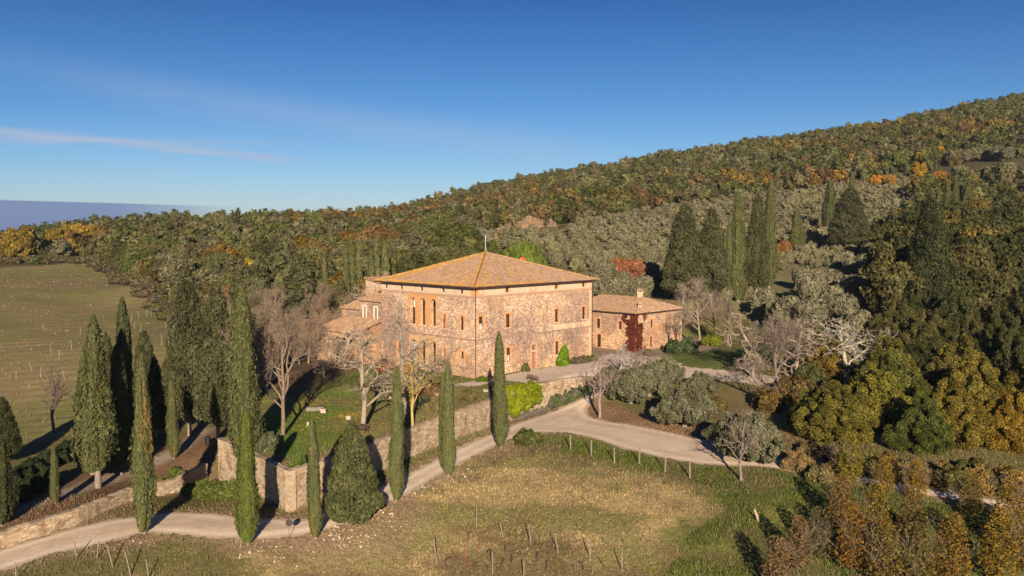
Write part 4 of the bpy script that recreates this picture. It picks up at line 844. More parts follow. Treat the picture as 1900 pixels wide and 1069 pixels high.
cyp(205, 815, 625, 50, 'broad1', 'dark conifer top showing between the broad and the tall slim cypress', BRD, full=13.6, kw=2.75)
cyp(455, 858, 528, 58, 'cyp0', 'tallest thick cypress inside the wall corner, behind a thin one')
cyp(460, 1010, 762, 38, 'cyp1', 'thin bright cypress on the road verge directly in front of the tallest one', (.10,.12,.03))
cyp(586, 1000, 775, 25, 'cyp1', 'thin cypress on the verge just right of the round road sign')
cyp(735, 932, 680, 26, 'cyp1', 'thin cypress on the verge right of the bushy juniper')
cyp(832, 885, 672, 29, 'cyp0', 'slim cypress on the verge in the middle of the roadside row')
cyp(822, 872, 690, 17, 'cyp1', 'second thin tip growing against the middle roadside cypress')
cyp(930, 832, 616, 28, 'cyp0', 'rightmost cypress of the roadside row, rising in front of the villa wall')
x, y = spot(655, 968); tree('juniper_tree', 'junip', (x, y), 'bushy conical juniper with ragged outline on the road verge', 'conifer', None, (.92,.92,.98), (.105,.112,.045), 'cyp')
# distant cypresses around the annex and on the slope
n_ = 0
for px, py, top, w_, key, lab in [(1268,565,385,78,'broad0','broad shaggy conifer nearest the annex house roof'),(1318,562,392,66,'broad2','second broad shaggy conifer right of the annex house'),
    (1352,560,405,18,'cyp0','thin cypress between shaggy conifers and the tall slim one'),(1369,560,357,30,'cyp1','tall slim cypress behind the bare trees right of the annex house'),
    (1386,555,430,22,'cyp0','short cypress tucked beside the tall slim one'),(1403,556,365,48,'broad1','shaggy conifer with a cypress at its right shoulder'),(1427,535,335,27,'cyp0','tall pointed cypress at the right end of the conifer group'),
    (1478,472,388,27,'cyp2','stout cone-shaped cypress alone above the olive clearing'),(1537,437,335,27,'cyp0','tall cypress on the slope left of a dark spreading tree'),(1582,400,318,15,'cyp0','very thin cypress high on the olive slope'),
    (1740,440,352,15,'cyp0','leftmost thin cypress of the upper right trio'),(1755,430,338,17,'cyp1','middle cypress of the upper right trio'),(1771,425,330,16,'cyp0','rightmost thin cypress of the upper right trio'),
    (1796,395,335,24,'cyp2','stout little cypress right of the trio on the upper slope'),(1855,530,444,22,'cyp1','cypress alone among dark evergreens near the right edge')]:
    b = key.startswith('broad'); cyp(px, py, top, w_, key, lab, BRD if b else CY, 'cypresses and conifers on the slope', full=13.6 if b else 12., kw=2.75 if b else 1.0)
for px, py, top, w_ in [(557,560,452,12),(573,565,455,10),(643,575,448,11),(655,572,430,12),(667,570,440,10),(690,560,452,12),(700,555,428,12),(715,560,436,14),(604,565,462,11),(390,560,462,10),(402,560,456,12)]:
    cyp(px, py, top + 12, w_ + 4, 'cypfar%d' % (n_ % 2), 'slim cypress rising among the wood to the left of the villa', CY, 'slim cypresses in the wood left of the villa', kw=1.1); n_ += 1
for px, py, top, w_ in [(520,590,425,60),(560,600,470,66),(480,600,470,60),(610,560,480,60),(455,600,480,56)]:
    cyp(px, py, top, w_, 'broadfar%d' % (n_ % 3), 'dense dark conifer massed in the wood left of the villa', BRD, 'dense conifers in the wood left of the villa', full=13.6, kw=2.75); n_ += 1
cyp(1718, 600, 372, 100, 'broad1', 'very large dark conifer at the edge of the right hand wood', (.055,.065,.028), full=13.6, kw=3.3)
cyp(1572, 470, 352, 74, 'broad0', 'dark spreading conifer on the slope above the golden shrub', BRD, full=13.6, kw=2.75)
x, y = 1.9, 178; tree('umbrella_pine', 'pine', (x, y), 'bright green round-headed umbrella pine behind the villa roof', 'pine tree', None, (.9,.9,1.78), (.13,.165,.032), 'pine')
x, y = 7.5, 176; tree('round_pine', 'mid1', (x, y), 'smaller bright green tree at the right foot of the umbrella pine', 'tree', None, (.9,.9,1.45), (.11,.145,.035), 'mid')
# bare trees
PAL = (.30,.24,.18); PNK = (.19,.145,.115); WHT = (.26,.21,.155); BRN = (.27,.20,.15)
for px, py, key, s, c, lab in [(525,808,'bare0',1.12,(.20,.15,.11),'tall bare tree with fine reddish twigs at the left of the lawn'),(672,797,'plane0',.95,WHT,'pale bare plane tree beside the dark bench on the lawn'),
    (756,768,'plane1',1.0,(.235,.195,.145),'pale bare plane tree in front of the villa loggia'),(765,793,'small',1.55,(.36,.26,.09),'thin yellowish bare sapling close to the wall top'),
    (1298,640,'bare1',1.0,WHT,'pale bare tree right of the annex house'),(1243,645,'small',1.3,BRN,'small dark bare tree against the annex house wall'),(1262,645,'small',1.4,PNK,'small pinkish bare tree at the right corner of the annex house'),
    (1113,775,'small',1.7,(.24,.17,.16),'small bare tree with purplish twigs on the leaf litter island'),(1375,893,'small',1.45,PNK,'slender bare sapling on the grass edge at the right of the track'),
    (706,650,'lowb0',.9,(.45,.34,.22),'low bare tree before the overgrown outbuilding'),(640,680,'lowb1',1.15,(.42,.32,.22),'spreading bare tree left of the overgrown outbuilding'),(600,700,'lowb2',1.0,PNK,'low bare tree at the back left of the lawn'),
    (820,700,'lowb1',.62,(.36,.27,.15),'low twiggy shrub tree at the foot of the loggia'),(1150,700,'lowb0',.9,(.38,.32,.30),'greyish bare tree between the villa and the annex house'),(1175,705,'lowb2',.8,PNK,'low bare tree before the red creeper'),
    (1395,700,'lowb0',1.75,PAL,'large spreading bare tree at the left of the bare group by the clearing'),(1440,730,'bare0',.95,PNK,'tall twiggy bare tree in the middle of the bare group'),(1480,705,'lowb1',1.75,PAL,'crooked pale bare tree at the right of the bare group'),
    (1420,750,'lowb2',1.1,PNK,'low bare tree above the grey olive'),(1568,722,'lowb1',1.75,(.33,.29,.23),'white-branched bare tree before the dark wood'),(1605,715,'lowb0',1.6,(.36,.31,.25),'second white-branched bare tree nearer the golden oaks'),
    (1350,640,'bare2',.7,PNK,'thin bare tree behind the little lawn at the right'),(1330,628,'bare1',.75,PNK,'twiggy bare tree between the shaggy conifers and the annex'),(1215,640,'small',1.2,PNK,'tiny bare tree in front of the annex windows'),
    (700,525,'plane0',.95,PAL,'pale bare tree behind the left edge of the villa roof'),(745,530,'bare1',1.1,(.45,.28,.22),'pinkish bare tree behind the villa roof'),(725,528,'bare0',.95,PNK,'brownish bare tree between the pale and pinkish ones behind the roof'),
    (100,805,'small',1.7,(.12,.09,.08),'small dark bare bush tree at the lower edge of the vineyard field'),(215,480,'bare1',.8,(.3,.25,.22),'grey bare tree at the far top of the vineyard field')]:
    x, y = spot(px, py) if py > 540 or px < 300 else (VP(6, 34) if px == 700 else VP(11, 33) if px == 745 else VP(8.5, 34.5))
    tree('bare_tree', key, (x, y), lab, 'bare tree', None, (s, s, s), c, rz=None)
r_ = np.random.default_rng(77); cnt = 0                                   # bare thicket left of the villa
while cnt < 46:
    x = -24 - 30 * r_.random(); y = 122 + 56 * r_.random()
    if x > -30 and y < 150: continue
    if x < -30 - (y - 105) * .42: continue
    s = .50 + .28 * r_.random(); c = [(.22,.165,.115),(.19,.14,.105),(.235,.16,.11),(.20,.165,.105)][r_.integers(4)]
    tree('thicket_tree', ['bare0', 'bare1', 'bare2', 'lowb0'][r_.integers(4)], (x, y), 'bare brown twiggy tree in the thicket left of the villa', 'bare tree', 'bare trees of the thicket left of the villa', (s, s, s * (.85 if s < .8 else .95)), c); cnt += 1
ob = [(1560,880),(1610,878),(1650,885),(1690,890),(1730,896),(1770,900),(1810,905),(1850,912),(1890,918),(1590,862),(1640,868),(1700,872),(1750,880),(1800,885),(1870,895),(1540,850),(1500,840),(1525,815),(1545,790)]
OAKBUSH = [(a, b) for a, b in ob]
# olives
for px, py, s, k, lab in [(1170,748,1.18,0,'leaning olive with visible pale trunk behind the leaf litter'),(1205,735,1.15,1,'olive crown behind and right of the leaning one'),(1270,792,1.28,2,'big round grey olive beside the parking gravel'),
    (1395,858,1.30,0,'large grey olive right of the blue bin'),(1352,832,.95,1,'darker olive pressed against the left of the large grey one'),(1130,722,.8,2,'small olive at the end of the terrace wall'),(1235,715,1.0,1,'greener olive behind the big round one'),(1300,735,.85,0,'dark green small olive at the right rear of the big round one')]:
    x, y = spot(px, py); s *= .84; tree('olive_tree', 'olive%d' % k, (x, y), lab, 'olive tree', None, (s, s, s * 1.02), (.155,.152,.088), 'olive')
for px, py, s in [(1447,605,.9),(1468,612,1.),(1500,620,1.05),(1530,600,1.15),(1560,610,1.1),(1420,590,.9),(1540,560,1.15),(1505,565,1.05),(1580,575,1.2),(1610,560,1.2),(1490,540,1.0),(1590,530,1.2),(1640,520,1.25),(1560,520,1.15),(1620,500,1.2),(1660,560,1.2),(1110,560,1.0),(1135,570,1.0),(1165,568,.95),(1190,560,.9),(1120,530,1.),(1590,640,1.0)]:
    x, y = spot(px, py); tree('olive_tree', 'olmid%d' % (n_ % 2), (x, y), 'grey-green olive tree in the clearing behind the annex house', 'olive tree', 'olives around the clearing behind the annex house', (s, s, s * 1.05), OLV, 'olive', bark=(.45,.38,.30)); n_ += 1
# big oaks at the right, dark wood behind them
lab_oak = 'yellow-green oak in the dense stand right of the gravel track'
for X_, Y_, s, c in [(X0, Y0 + 4.5, S0 * .84, C0) for X0, Y0, S0, C0 in [(37,99,1.0,OAKG),(43.5,104,1.12,(.15,.135,.025)),(35.5,103,.62,(.10,.11,.025)),(50,98,1.0,(.16,.125,.025)),(48,111,1.15,(.12,.125,.03)),(57,108,1.1,(.17,.14,.03)),(63,101,1.0,(.17,.13,.03)),(45,95,.82,(.09,.105,.025)),
    (56,97,.9,(.20,.13,.02)),(68,112,1.15,(.19,.15,.035)),(61,119,1.1,(.16,.14,.035)),(52,121,1.05,(.15,.135,.03)),(70,103,1.0,(.10,.105,.028)),(75,120,1.1,(.15,.13,.03)),(66,97,.8,(.22,.14,.02)),(73,98,.85,(.20,.13,.02)),(45,125,.85,(.2,.14,.03))]]:
    tree('oak_tree', 'oak%d' % (n_ % 4), (X_, Y_), lab_oak, 'oak tree', 'yellow-green oaks right of the track', (s, s, s * (.92 + .1 * random.random())), c, 'oak'); n_ += 1
r_ = np.random.default_rng(5); pts = []
for _ in range(6000):
    y = 128 + 150 * r_.random(); lo = 700 + 0 * y; x = y * (.405 + .25 * r_.random()) + (0 if y > 145 else 6)
    if all((x - a) ** 2 + (y - b) ** 2 > 38 for a, b in pts): pts.append((x, y))
for x, y in pts:
    s = .95 + .5 * r_.random(); c = DKG if r_.random() < .62 else (.10,.092,.034) if r_.random() < .75 else (.15,.115,.03)
    key = ('oak%d' if y < 165 else 'mid%d') % (n_ % 4); s *= .72 if y < 165 else 1.0
    tree('evergreen_oak', key, (x, y), 'dark evergreen oak in the wood climbing the slope at the right edge', 'tree', 'dark evergreen oaks of the right hand wood', (s, s, s * 1.08), c, 'mid' if y > 165 else 'oak'); n_ += 1
# saplings with autumn leaves at the lower right
for px, py, s, c in [(1578,895,1.0,(.25,.21,.03)),(1560,985,1.0,(.22,.13,.04)),(1580,1060,1.1,(.24,.13,.03)),(1625,1010,1.05,(.21,.15,.03)),(1690,1010,1.0,(.18,.12,.04)),(1700,930,.8,(.30,.19,.03)),(1765,1085,1.15,(.23,.14,.03)),(1850,1080,1.2,(.26,.17,.03)),
    (1480,1060,.9,(.20,.13,.06)),(1520,1040,.9,(.14,.12,.06)),(1640,1090,1.1,(.2,.14,.04)),(1870,990,1.0,(.24,.15,.03)),(1800,960,.85,(.2,.15,.04)),(1900,1060,1.2,(.22,.14,.03)),(1640,920,.75,(.26,.17,.03)),(1440,1100,.9,(.2,.13,.06)),(1700,1100,1.1,(.17,.13,.04))]:
    x, y = spot(px, py); tree('autumn_sapling', 'sapl%d' % (n_ % 3), (x, y), 'slender sapling with thin yellow and rust autumn leaves at the lower right', 'sapling', 'autumn saplings at the lower right', (s * .92, s * .92, s * .72), tuple(v * .82 for v in c), 'sapl'); n_ += 1
ORD = 'first second third fourth fifth sixth seventh eighth ninth tenth eleventh twelfth thirteenth fourteenth fifteenth sixteenth seventeenth eighteenth nineteenth twentieth'.split()
def ordinal(group, split, front, back):
    L_ = [o for o in COL.objects if o.get('group') == group]
    for sel, txt in (([o for o in L_ if o.location.y < split], front), ([o for o in L_ if o.location.y >= split], back)):
        for k, o in enumerate(sorted(sel, key=lambda o: o.location.x / o.location.y)): o['label'] = txt % ORD[k] if k < 20 else txt.replace('%s from the left', 'rightmost') if k == len(sel) - 1 else o['label']
ordinal('autumn saplings at the lower right', 74, 'yellow and rust sapling, %s from the left in the nearer row at the lower right', 'thin autumn sapling, %s from the left in the farther row at the lower right')
ordinal('yellow-green oaks right of the track', 109, 'yellow-green oak, %s from the left in the front row right of the track', 'yellow-green oak, %s from the left in the back rows right of the track')
ordinal('olives around the clearing behind the annex house', 185, 'grey-green olive, %s from the left in the nearer clearing behind the annex house', 'grey-green olive, %s from the left on the slope above the annex clearing')
ordinal('slim cypresses in the wood left of the villa', 0, '', 'slim cypress, %s from the left among those in the wood left of the villa')
ordinal('dense conifers in the wood left of the villa', 0, '', 'dense dark conifer, %s from the left massed in the wood left of the villa')
# golden trees that stand out
for px, py, s, c, lab in [(1545,465,.62,(.42,.27,.02),'bright golden small tree at the foot of the slope conifers'),(1625,350,.75,(.42,.20,.03),'orange tree at the top edge of the olive grove, left of its twin'),(1652,350,.75,(.36,.19,.04),'rusty orange tree at the top edge of the olive grove, right of its twin'),
    (1705,335,.95,(.40,.24,.03),'golden tree below the upper terrace'),(1712,312,1.0,(.30,.22,.03),'yellow-green autumn tree above the golden one'),(1740,300,1.0,(.34,.20,.03),'amber tree beside the upper terrace olives'),(1740,350,.9,(.34,.17,.03),'amber tree right of the thin cypress trio'),
    (1453,480,.6,(.30,.15,.05),'russet shrub tree in the gap between conifers'),(1150,525,.7,(.30,.13,.06),'russet leafed tree left of the annex conifers'),(1178,528,.72,(.32,.13,.07),'pinkish russet tree nearest the annex conifers'),(1660,420,.75,(.25,.15,.05),'brown autumn tree amid the upper olives'),
    (35,486,1.45,(.22,.155,.03),'golden oak at the far left edge of the field'),(110,474,1.3,(.22,.155,.03),'left part of the long golden clump above the field'),(150,468,1.35,(.27,.18,.03),'middle of the long golden clump above the field'),(180,465,1.25,(.26,.165,.03),'right part of the long golden clump above the field'),
    (280,500,.75,(.34,.20,.03),'small orange tree at the upper right of the field'),(318,508,.9,(.05,.09,.02),'dark green bush at the upper right edge of the field'),(467,530,.9,(.32,.22,.03),'yellow autumn tree behind the shaggy conifers'),(435,560,1.1,(.30,.13,.05),'orange red tree peeping behind the right shaggy conifer')]:
    x, y = spot(px, py); tree('autumn_tree', 'mid%d' % (n_ % 4), (x, y), lab, 'autumn tree', None, (s, s, s), c, 'mid'); n_ += 1
# ------------------------------------------------------------------ woods
def border_y(x):      # near edge of the woods as seen in plan: far side of field, villa thicket, olive grove
    bx_ = np.array([-400, -170, -142, -95, -84, -62, -50, -38, -12, 6, 20, 60, 110, 172, 215, 320, 500]); by_ = np.array([330, 330, 322, 240, 222, 182, 178, 172, 190, 240, 345, 390, 425, 455, 452, 420, 400])
    return np.interp(x, bx_, by_)
r_ = np.random.default_rng(12); gx, gy = np.meshgrid(np.arange(-330, 560, 7.0), np.arange(165, 980, 7.0)); gx = gx + (r_.random(gx.shape) - .5) * 6; gy = gy + (r_.random(gy.shape) - .5) * 6
gx, gy = gx.ravel(), gy.ravel(); zz = G(gx, gy); px0_ = 950 + gx / gy * FOC
ok = ((gy > border_y(gx)) | ((px0_ > 1690) & (gy > 280))) & (np.abs(gx) < .66 * gy + 25)
px_ = 950 + gx / gy * FOC; py_ = 420 - (zz - CAMH) / gy * FOC
def cz_(px): return np.interp(px, [0,100,200,400,600,690,800,950,1100,1300,1500,1700,1900], [465,447,428,416,414,418,373,352,340,300,275,230,193])
crest_d = np.interp(px_, [-200,0,100,200,400,600,690,800,950,1100,1300,1500,1700,1900,2200], [430,440,470,520,560,570,620,700,720,750,800,800,830,850,860])
ok &= gy < crest_d; ok &= ~inpoly(OLI, gx, gy)
sx, sy = np.array(Z_['scar']).mean(0)
ok &= ~((px_ > 880) & (px_ < 1058) & (gy < 356) & (gy > 222)) ; ok &= ~((gx > 60) & (gy < 280) & (gx > gy * .38)); ok &= ~((px_ > 1690) & (gy > 392) & (gy < 446))
gx, gy, zz, px_ = gx[ok], gy[ok], zz[ok], px_[ok]
au = fbm(gx * .018, gy * .018, 71, 3) + (r_.random(len(gx)) - .5) * .38
greens = 1.14 * np.array([(.094,.094,.034),(.074,.078,.028),(.112,.106,.040),(.080,.088,.026),(.122,.114,.060),(.104,.088,.042)]); gold = np.array([(.165,.115,.030),(.19,.12,.026),(.15,.09,.035),(.135,.11,.030),(.14,.095,.040)])
cols = greens[r_.integers(0, 6, len(gx))]; isau = au + .045 * ((gy - border_y(gx) < 130) & (px_ > 1050) & (px_ < 1720)) + .03 * (px_ < 700) > .655; cols[isau] = gold[r_.integers(0, 5, isau.sum())]; cols *= (.82 + .4 * r_.random(len(gx)))[:, None]
scl = (.66 + .75 * r_.random(len(gx)) ** 1.4); order = np.argsort(gy)
forest = MB()
def instv(proto, x, y, z, s, a, c):
    for V, F, C in zip(proto.V, proto.F, proto.C): pass
def join_tree(dst, arrs, x, y, z, s, a, c, hz=1.):
    V, F3, C = arrs; ca, sa = math.cos(a), math.sin(a)
    dst.add(np.c_[(V[:, 0] * ca - V[:, 1] * sa) * s + x, (V[:, 0] * sa + V[:, 1] * ca) * s + y, V[:, 2] * s * hz + z], F3, C * c)
def flat(q): return np.concatenate(q.V), np.concatenate([f for f in q.F]), np.concatenate(q.C)
FARA = [flat(q) for q in FARP]; OLA = [flat(q) for q in OLP]
ng = na = 0
for k in order:
    x, y, z, c, s = gx[k], gy[k], zz[k], cols[k], scl[k]
    a_ = isau[k]
    if (a_ and na < 110) or (not a_ and ng < 290):
        e = link('autumn_tree' if a_ else 'woodland_tree', MC['mid%d' % r_.integers(4)] if y < 330 else MC['far%d' % r_.integers(7)], None, (x, y, z - .8), r_.random() * 6.28, s * (.88 if y < 330 else 1))
        e.color = (*c, 1)
        if a_: na += 1; tag(e, 'golden or rust coloured tree among the greens of the hillside wood', 'autumn tree', 'autumn coloured trees of the hillside wood')
        else: ng += 1; tag(e, 'dull green rounded tree on the near edge of the hillside wood', 'tree', 'green trees of the near hillside wood')
    else: join_tree(forest, FARA[r_.integers(7)], x, y, z - .5, s, r_.random() * 6.28, c, .95 + .25 * r_.random())
# odd tall trees on the skyline
for _ in range(34):
    q = r_.integers(len(gx)); x = gx[q]; d = np.interp(px_[q], [0,100,200,400,600,690,800,950,1100,1300,1500,1700,1900], [420,450,500,520,520,560,650,670,700,750,750,780,800]) * (.97 + .05 * r_.random()); x = (px_[q] - 950) / FOC * d
    join_tree(forest, FARA[r_.integers(7)], x, d, g1(x, d) + 1.5, .55 + .3 * r_.random(), 0, (.05,.05,.028), 1.3 + .5 * r_.random())
tag(forest.obj('far_woodland', M['leaf']), 'dense wooded hillside of green, brown and golden crowns up to the skyline', 'woodland', kind='stuff')
# bushes and undergrowth at the wood edges
ub = MB(); 
for _ in range(900):
    t = r_.random(); x = -190 + 250 * t; y = border_y(x) - 3 - abs(r_.normal()) * 4
    if sdpoly(TERR, np.array([x]), np.array([y]))[0] > -2 or (x > -30 and y < 185): continue
    c = [(.10,.085,.04),(.12,.095,.06),(.10,.085,.06),(.09,.10,.03),(.13,.10,.055)][r_.integers(5)]
    join_tree(ub, OLA[r_.integers(4)], x, y, g1(x, y) - .5, .35 + .4 * r_.random(), 0, c, .8)
tag(ub.obj('undergrowth', M['leaf']), 'brown and green scrub along the lower edge of the wood', 'scrub', kind='stuff')
# ------------------------------------------------------------------ olive grove
ol = []
P0 = np.array(OLI); 
for a in np.arange(P0[:, 0].min(), P0[:, 0].max(), 4.6):
    for b in np.arange(P0[:, 1].min() - 90, P0[:, 1].max() + 10, 9.0):
        x = a + (r_.random() - .5) * 1.4; y = b + .35 * a + (r_.random() - .5) * 1.0; ol.append((x, y))
ol = np.array(ol); ol = ol[inpoly(OLI, ol[:, 0], ol[:, 1]) & (r_.random(len(ol)) < .95)]; pxo = 950 + ol[:, 0] / ol[:, 1] * FOC
keep = ~((pxo > 900) & (pxo < 1055) & (ol[:, 1] > 318)) & ~((ol[:, 1] < 250) & (pxo > 1420) & (pxo < 1560) & (ol[:, 1] > 170) & (ol[:, 1] < 240)); ol = ol[keep]; ol = ol[np.argsort(ol[:, 1])]; oz = G(ol[:, 0], ol[:, 1]); fo = MB()
for k, ((x, y), z) in enumerate(zip(ol, oz)):
    c = np.array(OLV) * (.9 + .25 * r_.random()) * np.array((1, 1 - .04 * r_.random(), 1 - .15 * r_.random())); s = .68 + .24 * r_.random()
    if k < 290:
        o = link('olive_tree', MC['olmid%d' % r_.integers(2)] if k < 120 else MC['olfar%d' % r_.integers(4)], None, (x, y, z - .6), r_.random() * 6.28, s * (.9 if k < 120 else 1)); o.color = (*c, 1)
        tag(o, 'grey-green olive in the nearer rows of the sloping olive grove', 'olive tree', 'olives in the nearer rows of the sloping grove')
    else: join_tree(fo, OLA[r_.integers(4)], x, y, z - .5, s, r_.random() * 6.28, c, .95)
for x, y in spots([(1770,306),(1790,303),(1812,300),(1832,298),(1850,298),(1868,300),(1780,335),(1800,345),(1830,340)]):
    o = link('olive_tree', MC['olmid0'], None, (x, y, g1(x, y) - .3), r_.random() * 6, 1.3); o.color = (*[v * .9 for v in OLV], 1); tag(o, 'olive on the small bare terrace near the upper right edge', 'olive tree', 'olives of the upper terrace')
tag(fo.obj('far_olives', M['leaf']), 'far rows of the olive grove fading into a grey-green slope', 'olive grove', kind='stuff')
# earth scar: rough eroded bank above the grove
mb = MB(); p0, p1 = np.array(atD(914, 428, 344)), np.array(atD(1046, 414, 352)); FF, VV = np.meshgrid(np.linspace(0, 1, 150), np.linspace(0, 1, 14), indexing='ij')
bxx = p0[0] + (p1[0] - p0[0]) * FF; hh = (2.0 + 4.2 * fbm(FF * 9, FF * 0, 5, 4)) * (np.sin(math.pi * FF) ** .5) * sst(fbm(FF * 14 + 3, FF * 0, 8, 3), .30, .52)
byy = p0[1] + (p1[1] - p0[1]) * FF + VV ** 1.5 * 6 + (fbm(FF * 60, VV * 2.2, 3, 4) - .5) * 3.2; bzz = G(bxx, byy * 0 + 346) - .5 + VV * hh
gi = np.arange(149)[:, None] * 14; gj = np.arange(13)[None]
mb.add(np.stack([bxx, byy, bzz], -1).reshape(-1, 3), np.stack([gi + gj, gi + 14 + gj, gi + 15 + gj, gi + 1 + gj], -1).reshape(-1, 4), (np.array((.30, .20, .125)) * (.6 + .75 * fbm(FF * 40, VV * 6, 12, 4))[..., None]).reshape(-1, 3))
tag(mb.obj('bare_earth_bank', M['ground']), kind='structure')
# ------------------------------------------------------------------ shrubs
def shrub(px, py, sx, sy, sz, c, label, k=0, cat='shrub', at=None):
    x, y = at if at is not None else spot(px, py); o = link('shrub', MC['shrub%d' % k], None, (x, y, g1(x, y) - .05), random.random() * 6.28 if sx == sy else 0, (sx, sy, sz)); o.color = (*c, 1); return tag(o, label, cat)
shrub(495, 835, 1.35, 1.35, 1.7, (.12,.13,.07), 'grey-green round shrub on the lawn just inside the wall', 1)
shrub(556, 868, .8, .8, 1.2, (.09,.13,.03), 'small green shrub inside the wall corner', 0)
shrub(980, 822, 1.9, 1.6, 1.5, (.085,.095,.03), 'rounded green shrub on the verge where the road widens', 2)
shrub(893, 708, .95, .95, .7, (.12,.15,.02), 'low round green bush at the near corner of the villa', 1)
at_ = VP(17.4, -1.0); shrub(0, 0, 1.25, 1.25, 2.5, (.12,.19,.015), 'bright green clipped laurel standing against the villa wall right of the door', 0, at=at_)
at_ = VP(9.2, -.8); shrub(0, 0, .7, .7, 1.2, (.11,.12,.03), 'small rose bush against the villa wall left of the door', 2, at=at_)
for k, (s, c) in enumerate(((21.5, (.10,.09,.04)), (23.5, (.10,.11,.03)), (20.2, (.12,.09,.06)))):
    shrub(0, 0, 1.2, .9, 1.0, c, ['brownish border plant under the right end of the villa wall', 'green border plant at the right corner of the villa', 'low heathery plant right of the clipped laurel'][k], k, at=VP(s, -1.1))
for px, py, s, c, lab in [(1252,655,2.0,(.06,.085,.04),'dark green dense shrub at the right foot of the annex house'),(1275,652,1.9,(.075,.10,.05),'grey green bush next to the dark one by the annex house'),(1320,640,1.8,(.15,.17,.02),'yellow-green bush right of the pale bare tree'),
    (1205,660,1.0,(.15,.12,.04),'small brownish shrub at the foot of the red creeper'),(1510,660,3.4,(.065,.078,.025),'big dark green bush between the bare trees and the oaks'),(1470,740,3.0,(.12,.085,.035),'rusty brown thicket bush under the bare trees'),
    (1430,760,2.4,(.15,.10,.03),'orange brown bush under the low bare tree'),(1500,720,2.8,(.075,.08,.03),'dark bush behind the large grey olive'),(1540,750,2.6,(.10,.075,.035),'brown bush left of the oaks'),(1330,760,1.6,(.12,.10,.035),'bush behind the blue bin'),
    (1480,870,1.6,(.20,.14,.06),'dry brown bush on the bank right of the grey olive'),(1520,890,1.5,(.17,.14,.06),'straw coloured bush beside the track'),(870,742,1.2,(.14,.12,.05),'low brown shrub on the lawn before the path'),(812,762,1.4,(.17,.14,.06),'straggly yellowish shrub on the lawn left of the middle cypress'),
    (795,730,1.5,(.20,.12,.06),'russet low shrub below the loggia'),(715,690,1.6,(.30,.12,.05),'red-brown shrub at the left foot of the villa'),(750,700,1.4,(.26,.10,.05),'reddish low hedge under the first arch'),(652,672,1.3,(.38,.15,.04),'orange shrub at the back of the lawn'),(692,655,1.2,(.07,.11,.02),'green shrub before the doorway of the overgrown outbuilding')]:
    shrub(px, py, s, s * .999, s * 1.05, c, lab, n_ % 3); n_ += 1
for k, (px, py, s) in enumerate([(375,918,1.3),(392,920,1.5),(410,922,1.5),(428,922,1.4),(445,920,1.1),(355,915,1.0)]):
    shrub(px, py, s * 1.1, s, s * .95, (.105,.125,.03), 'low green bush of the clump below the left wall', k % 3)['group'] = 'green bushes below the left wall'
for k, (px, py) in enumerate([(298,905),(312,898),(322,880),(335,890)]): shrub(px, py, .7, .7, .8, (.11,.13,.03), 'small weed bush growing by the end of the low wall', k % 3)['group'] = 'weed bushes by the low wall end'
for k, f in enumerate(np.linspace(0, 1, 11)):                        # lavender-like hedge below the right end of the wall
    shrub(1020 + 85 * f, 752 - 30 * f, 1.1, 1.0, 1.1 + .2 * (k % 2), [(.10,.11,.06),(.09,.11,.045),(.13,.12,.08)][k % 3], 'grey-green herb bush in the row under the right end of the wall', k % 3)['group'] = 'herb bushes under the right end of the wall'
for k, f in enumerate(np.linspace(0, 1, 9)):
    shrub(955 + 65 * f, 778 - 22 * f, .7, .6, .5, (.17,.145,.12), 'low greyish lavender tuft between wall and road', k % 3)['group'] = 'lavender tufts between wall and road'
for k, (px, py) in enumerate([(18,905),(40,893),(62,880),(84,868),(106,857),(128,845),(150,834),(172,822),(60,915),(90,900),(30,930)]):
    shrub(px, py, 1.5, 1.4, 1.5, (.035,.045,.02), 'hedge bush darkened to stand in for shade behind the brown earth path at the left', k % 3)['group'] = 'dark hedge bushes at the left'  # bushes added near-black: their colour carries the deep shade behind the cypresses
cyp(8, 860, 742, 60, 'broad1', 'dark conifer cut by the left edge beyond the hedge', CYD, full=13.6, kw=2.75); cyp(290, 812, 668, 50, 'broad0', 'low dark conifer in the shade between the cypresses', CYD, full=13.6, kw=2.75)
for k, (px, py) in enumerate(OAKBUSH):
    sx_ = 1.3 + .8 * random.random(); shrub(px, py, sx_, sx_ * .99, sx_ * .9, [(.17,.12,.05),(.12,.11,.035),(.21,.14,.045),(.14,.11,.06)][k % 4], 'autumn brown bush at the foot of the oaks right of the track', k % 3)['group'] = 'brown bushes at the foot of the oaks'
# yellow-green cascading shrub over the wall
lb = []; r2 = np.random.default_rng(3)
ia = [np.array(q) for q in WP[7:10]]
for k in range(46):
    f = r2.random(); q = ia[0] + (ia[2] - ia[0]) * (.18 + .74 * f); v = r2.random(); z = .55 - v * 3.5 * (1 - .45 * f); lb.append((q[0] + .35 + .25 * v, q[1] - .45 - .5 * v, z, .42 + .3 * r2.random()))
for k in range(10): f = r2.random(); q = ia[0] + (ia[2] - ia[0]) * (.2 + .7 * f); lb.append((q[0] - .3, q[1] + .5, .45, .5))
o = crown(lb, 8500, .15, 61, .75, 1.3, None, .35, hue=.2).obj('climbing_shrub', M['leaf']); o.color = (.20,.23,.015,1); tag(o, 'yellow-green shrub cascading over the garden wall beside the rightmost roadside cypress', 'shrub')
